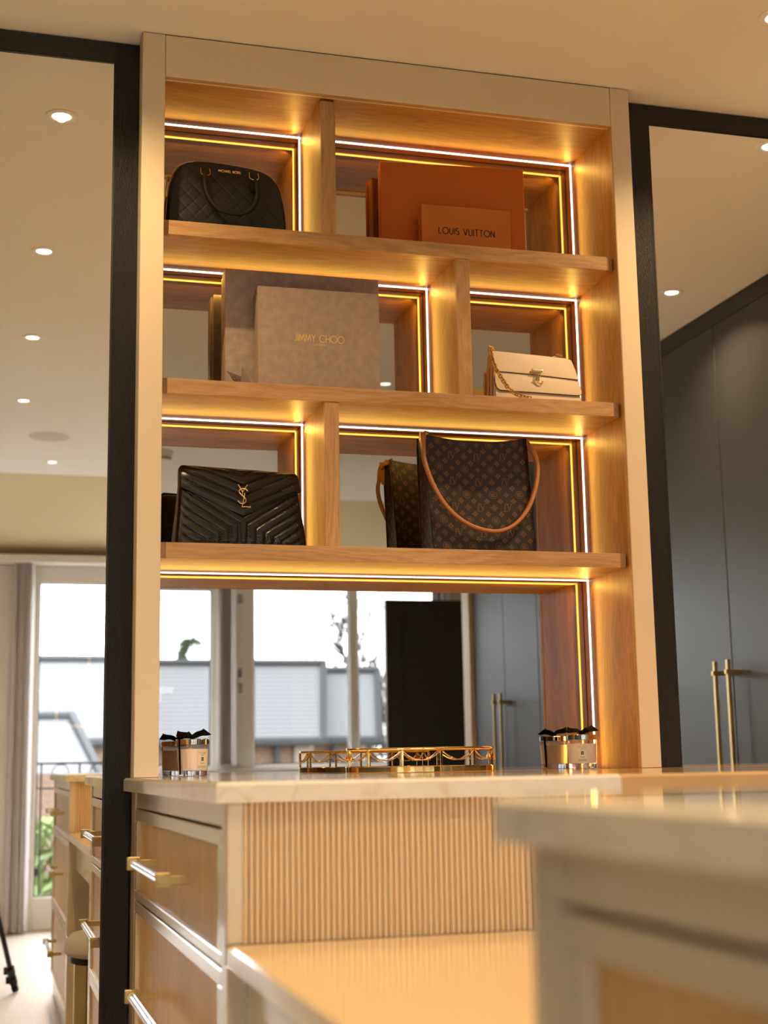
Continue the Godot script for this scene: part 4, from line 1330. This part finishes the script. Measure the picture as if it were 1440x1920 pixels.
func flap_bag(y0: float) -> void:
	var o := thing("flap_handbag", V(0.552, y0, -0.12), "black chevron quilted leather flap bag with gold letters", "handbag")
	var xc := 0.555
	var out := [Vector2(0.412, y0 + 0.001), Vector2(0.692, y0 + 0.001), Vector2(0.698, y0 + 0.01), Vector2(0.696, 1.462), Vector2(0.690, 1.505), Vector2(0.685, 1.555), Vector2(0.683, 1.588), Vector2(0.678, 1.594), Vector2(0.60, 1.599), Vector2(0.50, 1.603), Vector2(0.424, 1.606), Vector2(0.4165, 1.60), Vector2(0.417, 1.565), Vector2(0.412, 1.50), Vector2(0.407, 1.45), Vector2(0.406, y0 + 0.01)]
	var p := resample(out, 170)
	var front := func(q: Vector2) -> float: return lerpf(-0.072, -0.106, clampf((q.y - y0) / 0.18, 0, 1))
	var rear := func(q: Vector2) -> float: return lerpf(-0.168, -0.142, clampf((q.y - y0) / 0.18, 0, 1))
	var puff := func(f: float) -> float:
		var a := absf(fposmod(f, 1.0) - 0.5) * 2.0
		return 0.0045 * (1.0 - pow(a, 4.0)) - 0.0015
	var chev := func(q: Vector2) -> float:
		var dx := absf(q.x - xc)
		return puff.call(minf(dx / 0.0195 + 0.5, (1.492 - q.y + 0.62 * dx) / 0.0215))
	obj("body", stuffed(p, front, rear, 0.014, 0.006, chev, 24), M.black_leather, o)
	var fl := [Vector2(xc - 0.012, 1.4985), Vector2(xc, 1.494), Vector2(xc + 0.012, 1.4985), Vector2(0.688, 1.553), Vector2(0.6845, 1.59), Vector2(0.678, 1.5985), Vector2(0.60, 1.603), Vector2(0.50, 1.607), Vector2(0.422, 1.610), Vector2(0.4155, 1.603), Vector2(0.4175, 1.556)]
	var ff := func(q: Vector2) -> float: return lerpf(-0.062, -0.098, clampf((q.y - y0) / 0.18, 0, 1)) - 0.010 * pow(clampf((q.y - 1.575) / 0.035, 0, 1), 2.0)
	var fr := func(q: Vector2) -> float: return lerpf(-0.070, -0.112, clampf((q.y - y0) / 0.18, 0, 1)) - 0.022 * pow(clampf((q.y - 1.58) / 0.03, 0, 1), 2.0)
	var chev2 := func(q: Vector2) -> float: return puff.call((q.y - 1.494 - 0.43 * absf(q.x - xc)) / 0.0235)
	obj("flap", stuffed(resample(fl, 150), ff, fr, 0.003, 0.004, chev2, 24, 0.985), M.black_leather, o)
	# interlaced letters
	var l := MB.new()
	var og := Vector2(0.541, 1.563); var k := Vector2(0.0285 / 87.0, -0.051 / 150.0)
	var zl := -0.0735
	stroke_path(l, [Vector2(4, 0), Vector2(18, 22), Vector2(35, 48)], og, k, zl, 0.0016)
	stroke_path(l, [Vector2(68, 0), Vector2(52, 22), Vector2(36, 50), Vector2(32, 78)], og, k, zl, 0.0013)
	stroke_path(l, [Vector2(70, 42), Vector2(52, 27), Vector2(26, 28), Vector2(10, 46), Vector2(24, 66), Vector2(46, 84), Vector2(58, 104), Vector2(46, 122), Vector2(22, 124), Vector2(2, 108)], og, k, zl + 0.0012, 0.0014)
	stroke_path(l, [Vector2(50, 55), Vector2(44, 92), Vector2(32, 146)], og, k, zl + 0.0004, 0.0016)
	stroke_path(l, [Vector2(28, 146), Vector2(60, 145), Vector2(86, 147), Vector2(86, 140)], og, k, zl + 0.0004, 0.0014)
	obj("letters", l, M.gold, o)

func chain_path(b: MB, path: Array, link: float, r: float) -> void:
	var p := []
	var walked := 0.0
	var next := 0.0
	for i in path.size() - 1:
		var seg: Vector3 = path[i + 1] - path[i]
		while next <= walked + seg.length():
			p.append([path[i] + seg * ((next - walked) / seg.length()), seg.normalized()])
			next += link * 0.78
		walked += seg.length()
	for i in p.size():
		var tg: Vector3 = p[i][1]
		var sd := tg.cross(V(0.3, 0.2, 1)).normalized()
		if i % 2 == 1: sd = (sd * 0.45 + tg.cross(sd) * 0.9).normalized()
		var ring := []
		for k in 10:
			var a := TAU * k / 10
			ring.append(p[i][0] + tg * cos(a) * link * 0.6 + sd * sin(a) * link * 0.42)
		b.tube(ring, r, 6, true)

func chain_bag(y0: float) -> void:
	var o := thing("chain_handbag", V(1.27, y0, -0.14), "cream leather flap bag with gold chain and black edges", "handbag")
	var lean := func(y: float) -> float: return lerpf(-0.092, -0.118, clampf((y - y0) / 0.135, 0, 1))
	var body := [Vector2(1.170, y0 + 0.001), Vector2(1.378, y0 + 0.001), Vector2(1.388, y0 + 0.012), Vector2(1.380, 1.85), Vector2(1.370, 1.902), Vector2(1.36, 1.910), Vector2(1.166, 1.917), Vector2(1.162, 1.912), Vector2(1.165, 1.85), Vector2(1.166, y0 + 0.006)]
	obj("body", stuffed(resample(body, 110), func(q): return lean.call(q.y) - 0.006, func(q): return lerpf(-0.178, -0.142, clampf((q.y - y0) / 0.135, 0, 1)), 0.004, 0.001, func(_q): return 0.0, 5, 0.985), M.cream_leather, o)
	# folded gusset on the left
	for k in 3:
		var z := -0.108 - 0.026 * k
		obj("gusset", MB.new().prism([Vector2(1.1605, y0 + 0.001), Vector2(1.168, y0 + 0.001), Vector2(1.168, 1.895 - 0.008 * k), Vector2(1.1635, 1.895 - 0.008 * k)], z - 0.022 + 0.003 * k, z, 0.001), M.cream_leather, o)
		obj("gusset_edge", MB.new().tube([V(1.1605, y0 + 0.002, z), V(1.1635, 1.893 - 0.008 * k, z + 0.002)], 0.0009, 6), M.piping, o)
	var panel := func(called: String, poly: Array, th: float) -> void:
		var f := func(q): return lean.call(q.y) + th
		var pl := obj(called, stuffed(resample(poly, 130), f, func(q): return f.call(q) - 0.005, 0.0015, 0.0008, func(_q): return 0.0, 4, 0.99), M.cream_leather, o)
		var e := []
		for q in resample(poly, 70): e.append(V(q.x, q.y, f.call(q) - 0.0028))
		obj("edge", MB.new().tube(e, 0.0013, 6, true), M.piping, pl)
	panel.call("lower_flap", [Vector2(1.178, 1.8205), Vector2(1.376, 1.8175), Vector2(1.386, 1.8205), Vector2(1.387, 1.828), Vector2(1.3805, 1.862), Vector2(1.168, 1.872), Vector2(1.1655, 1.84), Vector2(1.169, 1.826)], 0.0)
	panel.call("upper_flap", [Vector2(1.168, 1.8685), Vector2(1.255, 1.8655), Vector2(1.381, 1.8575), Vector2(1.3785, 1.872), Vector2(1.372, 1.896), Vector2(1.368, 1.908), Vector2(1.355, 1.9125), Vector2(1.17, 1.9205), Vector2(1.162, 1.9185), Vector2(1.163, 1.905)], 0.004)
	# clasp: a rolled tab with gold ends, the two interlaced letters below it
	var zc: float = lean.call(1.868) + 0.009
	obj("clasp_roll", MB.new().cyl(V(1.2605, 1.8735, zc), V(1.2825, 1.8725, zc), 0.0036, 14), M.cream_leather, o)
	var ends := MB.new()
	ends.lathe([Vector2(0, -0.002), Vector2(0.0042, -0.001), Vector2(0.0042, 0.001), Vector2(0, 0.002)], Vector3.ZERO, 14)
	for x in [1.2592, 1.2838]:
		var e := MB.new()
		e.xf = Transform3D(Basis(V(0, 0, 1), PI / 2), V(x, 1.873, zc))
		e.lathe([Vector2(0, -0.0018), Vector2(0.0042, -0.0012), Vector2(0.0042, 0.0012), Vector2(0, 0.0018)], Vector3.ZERO, 14)
		obj("clasp_end", e, M.gold_dim, o)
	var l := MB.new()
	var zl: float = lean.call(1.85) + 0.0065
	l.tube(smooth_path([V(1.2705, 1.868, zl), V(1.269, 1.858, zl), V(1.2695, 1.850, zl), V(1.273, 1.844, zl), V(1.2752, 1.850, zl), V(1.2752, 1.8585, zl), V(1.2745, 1.8635, zl), V(1.280, 1.8625, zl), V(1.2832, 1.858, zl)], 5), 0.0014, 8)
	l.tube(smooth_path([V(1.2622, 1.8525, zl), V(1.2655, 1.8475, zl), V(1.272, 1.8435, zl + 0.001), V(1.279, 1.8405, zl + 0.001), V(1.284, 1.8425, zl), V(1.2855, 1.8475, zl)], 5), 0.0014, 8)
	obj("clasp_letters", l, M.gold, o)
	var c := MB.new()
	var cp := smooth_path([V(1.176, 1.927, -0.135), V(1.166, 1.930, -0.122), V(1.1585, 1.925, -0.108), V(1.1575, 1.910, -0.103), V(1.160, 1.89, -0.099), V(1.1655, 1.868, -0.092), V(1.173, 1.850, -0.086), V(1.181, 1.832, -0.080), V(1.190, 1.815, -0.073), V(1.202, 1.805, -0.068), V(1.214, 1.799, -0.064), V(1.24, 1.7925, -0.060)], 8)
	chain_path(c, cp, 0.0098, 0.0016)
	chain_path(c, smooth_path([V(1.328, 1.9165, -0.136), V(1.337, 1.9225, -0.132), V(1.3455, 1.921, -0.128), V(1.349, 1.912, -0.124)], 8), 0.0092, 0.0015)
	obj("chain", c, M.gold_dim, o)
	var st := MB.new()
	st.sweep([V(1.312, 1.911, -0.131), V(1.322, 1.916, -0.131), V(1.334, 1.921, -0.131)], [Vector2(-0.004, -0.0022), Vector2(0.004, -0.0022), Vector2(0.004, 0.0022), Vector2(-0.004, 0.0022)], false, V(0, 0, 1), false)
	obj("strap", st, M.cream_leather, o)
	obj("strap_edge", MB.new().tube([V(1.312, 1.9145, -0.128), V(1.322, 1.9195, -0.128), V(1.334, 1.9245, -0.128)], 0.0011, 6), M.piping, o)

# ------------------------------------------------------------------ things on the worktop
func candle(label: String, at: Vector3, turn: float, bow_turn: float, ribbon_at: float) -> void:
	var o := thing("candle", at, label, "candle", "two glass candles with black bows")
	var h := 0.0675
	# heavy-based glass, narrowing a little to the foot
	var gl := obj("glass", MB.new().lathe([Vector2(0.0330, 0.0122), Vector2(0.0352, h)], at, 40, true), M.clear, o)
	obj("foot", MB.new().lathe([Vector2(0, 0.0003), Vector2(0.0305, 0.0003), Vector2(0.0325, 0.0014), Vector2(0.0330, 0.0118), Vector2(0, 0.0119)], at, 40, false), M.glass, gl)
	obj("wax", MB.new().lathe([Vector2(0, 0.0122), Vector2(0.0318, 0.0128), Vector2(0.0337, h - 0.009), Vector2(0, h - 0.009)], at, 40, false), M.wax, o)
	obj("lid", MB.new().lathe([Vector2(0.0355, h + 0.0002), Vector2(0.0362, h + 0.0008), Vector2(0.0362, h + 0.0112), Vector2(0.0352, h + 0.0122), Vector2(0, h + 0.0124)], at, 44, false), M.silver, o)
	# paper label, round the glass
	var yaw := deg_to_rad(turn)
	var rr := func(y: float) -> float: return 0.0332 + 0.0022 * (y - 0.012) / (h - 0.012)
	var on := func(a: float, y: float, lift: float) -> Vector3:
		var r: float = rr.call(y) + lift
		return at + V(sin(yaw + a) * r, y, cos(yaw + a) * r)
	var wrap := func(b: MB, a0: float, a1: float, y0: float, y1: float, lift: float) -> void:
		var rows := []
		for j in 2:
			var r := []
			for k in 9: r.append(on.call(lerpf(a0, a1, k / 8.0), lerpf(y0, y1, j), lift))
			rows.append(r)
		b.grid(rows)
	var lb := MB.new()
	wrap.call(lb, -0.42, 0.42, 0.0165, 0.0545, 0.0004)
	var lo := obj("label", lb, M.paper, o)
	var inkb := MB.new()
	wrap.call(inkb, -0.085, 0.085, 0.033, 0.0405, 0.0007)
	for q in [[-0.36, 0.36, 0.0185, 0.0188], [-0.36, 0.36, 0.0522, 0.0525]]: wrap.call(inkb, q[0], q[1], q[2], q[3], 0.0007)
	for q in [[-0.36, -0.354], [0.354, 0.36]]: wrap.call(inkb, q[0], q[1], 0.0185, 0.0525, 0.0007)
	obj("print", inkb, M.ink, lo)
	var crest := MB.new()
	for k in 4:
		var c := []
		for i in 9: c.append(on.call(0.032 * cos(TAU * i / 8.0) * (0.6 if k % 2 else 1.0), 0.0367 + 0.0016 * sin(TAU * i / 8.0) * (1.0 if k % 2 else 0.7), 0.0010 + 0.0001 * k))
		crest.tube(c, 0.00022, 4)
	obj("crest", crest, M.paper, lo)
	for q in [["JO MALONE", 0.0026, 0.0480, 0.52], ["LONDON", 0.0015, 0.0445, 0.26], ["CANDLE", 0.0016, 0.0272, 0.34], ["THIS IS A SCENTED CANDLE", 0.0012, 0.0215, 0.6]]:
		if q[0].begins_with("THIS") or q[0] == "CANDLE":
			# print too small to read in the photograph: thin broken lines
			var d := MB.new()
			var n := 9 if q[0] != "CANDLE" else 5
			for r in (2 if n == 9 else 1):
				for k in n:
					var a0: float = q[3] * (float(k) / n - 0.5)
					wrap.call(d, a0, a0 + q[3] * 0.72 / n, q[2] - r * 0.0022, q[2] + q[1] * 0.6 - r * 0.0022, 0.0007)
			obj("print", d, M.ink, lo)
			continue
		var list := []
		var x := 0.0
		for i in q[0].length():
			var g := glyph(q[0][i])
			for s in g[0]:
				var moved := []
				for z in s: moved.append(Vector2(z.x + x, z.y))
				list.append(moved)
			x += g[1] + 0.3
		var tb := MB.new()
		for s in list:
			var p := []
			for z in s: p.append(on.call((z.x / x - 0.5) * q[3], q[2] + z.y * q[1], 0.0007))
			tb.tube(p, 0.00014, 4)
		obj("lettering", tb, M.ink, lo)
	# ribbon down the glass, bow on the lid
	var rb := MB.new()
	var ra := deg_to_rad(bow_turn)
	var rows := []
	for j in 2:
		var r := []
		for k in 4:
			var y := lerpf(0.004, h + 0.012, j)
			var rad: float = (rr.call(y) if j == 0 else 0.0362) + 0.0006
			var a := deg_to_rad(ribbon_at) + (k / 3.0 - 0.5) * 0.17
			r.append(at + V(sin(a) * rad, y, cos(a) * rad))
		rows.append(r)
	rb.grid(rows)
	obj("ribbon", rb, M.ribbon, o)
	var bow := MB.new()
	var top := at + V(0, h + 0.0126, 0)
	for s in [-1.0, 1.0]:
		var up := []
		var dn := []
		for k in 9:
			var e := k / 8.0
			var lift := 0.003 + 0.016 * pow(e, 1.2) * (1.0 if s > 0 else 0.75) + 0.003 * sin(e * 5.0)
			var wd := lerpf(0.004, 0.0125, pow(e, 0.7))
			var c := Basis(Vector3.UP, ra) * V(s * 0.034 * e, lift, 0.004 * sin(e * 4.0))
			var w := Basis(Vector3.UP, ra) * V(0.004 * s, -wd * 0.55, wd * 0.85)
			up.append(top + c - w); dn.append(top + c + w)
			if k == 8:
				dn[8] = top + c + w * 1.0 + V(0.003 * s, 0, 0)
		bow.grid([up, dn] if s > 0 else [dn, up])
	bow.lathe([Vector2(0, 0), Vector2(0.007, 0.001), Vector2(0.0075, 0.006), Vector2(0.004, 0.0095), Vector2(0, 0.010)], top, 12)
	obj("bow", bow, M.ribbon, o)

func build_counter_things() -> void:
	candle("glass candle with black bow at the left end of the niche", V(0.4568, TOP, -0.155), 30.0, 12.0, -60.0)
	candle("glass candle with black bow at the right end of the niche", V(1.393, TOP, -0.2), -23.0, -6.0, -120.0)
	# oval gilt tray with a gallery of swags
	var c := V(0.944, TOP, -0.052)
	var A := 0.168; var Bz := 0.102
	var o := thing("gallery_tray", c, "oval gold mirrored tray with a swagged gallery rail", "tray")
	var el := func(a: float, k: float, y: float) -> Vector3: return c + V(A * k * cos(a), y, -Bz * k * sin(a))
	var prof := [Vector2(0.0, 0.0005), Vector2(1.0, 0.0005), Vector2(1.006, 0.0015), Vector2(1.006, 0.0125), Vector2(1.0, 0.0140), Vector2(0.975, 0.0140), Vector2(0.97, 0.0120), Vector2(0.0, 0.0120)]
	var b := MB.new()
	var seg := 72
	for i in prof.size() - 1:
		for k in seg:
			var a := TAU * k / seg; var d := TAU * (k + 1) / seg
			var p: Vector2 = prof[i]; var q: Vector2 = prof[i + 1]
			var e := V(Bz * cos(a), 0, -A * sin(a)).normalized()
			var f := V(Bz * cos(d), 0, -A * sin(d)).normalized()
			var dn := Vector2((q - p).x * 0.14, (q - p).y)
			var nn := Vector2(dn.y, -dn.x).normalized()
			var n0 := e * nn.x + V(0, nn.y, 0); var n1 := f * nn.x + V(0, nn.y, 0)
			var p0: Vector3 = el.call(a, p.x, p.y); var p1: Vector3 = el.call(d, p.x, p.y); var q0: Vector3 = el.call(a, q.x, q.y); var q1: Vector3 = el.call(d, q.x, q.y)
			if p.x > 0.0: b.tri_s(p0, p1, q1, n0, n1, n1)
			if q.x > 0.0: b.tri_s(p0, q1, q0, n0, n1, n0)
	obj("base", b, M.gold, o)
	var rail := []
	for k in 72: rail.append(el.call(TAU * k / 72, 0.985, 0.0505))
	var r := MB.new()
	r.sweep(rail, [Vector2(-0.0012, -0.0028), Vector2(0.0012, -0.0028), Vector2(0.0017, 0), Vector2(0.0012, 0.0028), Vector2(-0.0012, 0.0028), Vector2(-0.0017, 0)], true, Vector3.UP, true)
	obj("rail", r, M.gold, o)
	var n := 12
	for k in n:
		var a0 := TAU * (k + 0.18) / n; var a1 := TAU * (k + 1.18) / n
		var p := el.call(a0, 0.985, 0.0) as Vector3
		obj("post", bx(p + V(-0.0024, 0.0138, -0.0024), p + V(0.0024, 0.049, 0.0024), 0.0006), M.gold, o)
		var sw := []
		for i in 17:
			var e := i / 16.0
			var y := 0.0475 - 0.021 * (1.0 - pow(2.0 * e - 1.0, 2.0))
			sw.append(el.call(lerpf(a0, a1, e), 0.985 + 0.012 * sin(PI * e), y))
		obj("swag", MB.new().sweep(sw, [Vector2(-0.0022, -0.0010), Vector2(0.0022, -0.0010), Vector2(0.0026, 0.0), Vector2(0.0022, 0.0010), Vector2(-0.0022, 0.0010), Vector2(-0.0026, 0.0)], false, V(0, 0.2, 0) + V(0, 1, 0), true), M.gold, o)

func build_floor_things() -> void:
	# stool pushed into the knee space
	var c := V(0.47, 0, 1.64)
	var o := thing("stool", c, "round cream boucle stool with a black rim and brass drum legs", "stool")
	obj("seat", MB.new().lathe([Vector2(0, 0.372), Vector2(0.18, 0.372), Vector2(0.192, 0.385), Vector2(0.190, 0.415), Vector2(0.17, 0.436), Vector2(0.12, 0.447), Vector2(0, 0.45)], c, 40), M.boucle, o)
	obj("rim", MB.new().lathe([Vector2(0, 0.352), Vector2(0.178, 0.352), Vector2(0.178, 0.3715), Vector2(0, 0.3715)], c, 40, false), M.black_metal, o)
	for k in 6:
		var a := TAU * (k + 0.3) / 6
		obj("leg", bx(c + V(cos(a) * 0.15 - 0.02, 0.012, sin(a) * 0.15 - 0.02), c + V(cos(a) * 0.15 + 0.02, 0.3515, sin(a) * 0.15 + 0.02), 0.003), M.brass, o)
	obj("base", MB.new().lathe([Vector2(0, 0.0005), Vector2(0.178, 0.0005), Vector2(0.178, 0.012), Vector2(0, 0.012)], c, 40, false), M.brass, o)
	var bag := thing("black_bag", V(0.50, 0.452, 1.68), "small black bag left on the cream stool", "bag")
	var f := func(q: Vector2) -> float: return 1.72 - 0.03 * clampf((q.y - 0.45) / 0.2, 0, 1)
	obj("body", stuffed(resample([Vector2(0.42, 0.453), Vector2(0.58, 0.453), Vector2(0.60, 0.52), Vector2(0.57, 0.585), Vector2(0.52, 0.592), Vector2(0.44, 0.56), Vector2(0.40, 0.52)], 60), f, func(q): return f.call(q) - 0.09, 0.02, 0.01, func(_q): return 0.0, 5), M.black_cloth, bag)
	for x in [0.43, 0.46]:
		obj("strap", MB.new().tube(smooth_path([V(x, 0.53, 1.725), V(x - 0.03, 0.50, 1.74), V(x - 0.04, 0.458, 1.745)], 5), 0.005, 6), M.black_cloth, bag)
	# the tripod the picture was taken from
	var t := thing("tripod", V(0, 0, 3.0), "black camera tripod standing on the floor left of the island", "tripod")
	obj("column", MB.new().cyl(V(0, 0.45, 3.0), V(0, 0.84, 3.0), 0.014, 14), M.black_metal, t)
	obj("head", MB.new().lathe([Vector2(0, 0.84), Vector2(0.022, 0.84), Vector2(0.026, 0.86), Vector2(0.022, 0.885), Vector2(0.03, 0.888), Vector2(0.03, 0.897), Vector2(0, 0.897)], V(0, 0, 3.0), 20, false), M.black_metal, t)
	obj("collar", MB.new().lathe([Vector2(0, 0.70), Vector2(0.04, 0.70), Vector2(0.046, 0.72), Vector2(0.04, 0.74), Vector2(0, 0.74)], V(0, 0, 3.0), 20, false), M.black_metal, t)
	for foot in [V(0.178, 0.0, 3.517), V(-0.56, 0.0, 3.02), V(-0.18, 0.0, 2.49)]:
		var h := V(0, 0.715, 3.0)
		var d: Vector3 = (foot - h)
		var leg := obj("leg", MB.new().tube([h + d * 0.04, h + d * 0.45], 0.014, 12), M.black_metal, t)
		obj("lower_leg", MB.new().tube([h + d * 0.44, h + d * 0.96], 0.011, 12), M.black_metal, leg)
		var side := d.cross(Vector3.UP).normalized()
		var lv := MB.new()
		for e in [0.44, 0.86, 0.92]:
			var p: Vector3 = h + d * e
			lv.tube([p - d.normalized() * 0.018, p + d.normalized() * 0.018], 0.018, 12)
			lv.xf = Transform3D(Basis(), p + side * 0.022)
			lv.box(V(-0.009, -0.016, -0.009), V(0.009, 0.016, 0.009), 0.003)
			lv.xf = Transform3D()
		obj("lever", lv, M.black_metal, leg)
		obj("foot", MB.new().tube([h + d * 0.955, h + d * 0.99 + V(0, 0.004, 0)], 0.015, 12), M.black_cloth, leg)
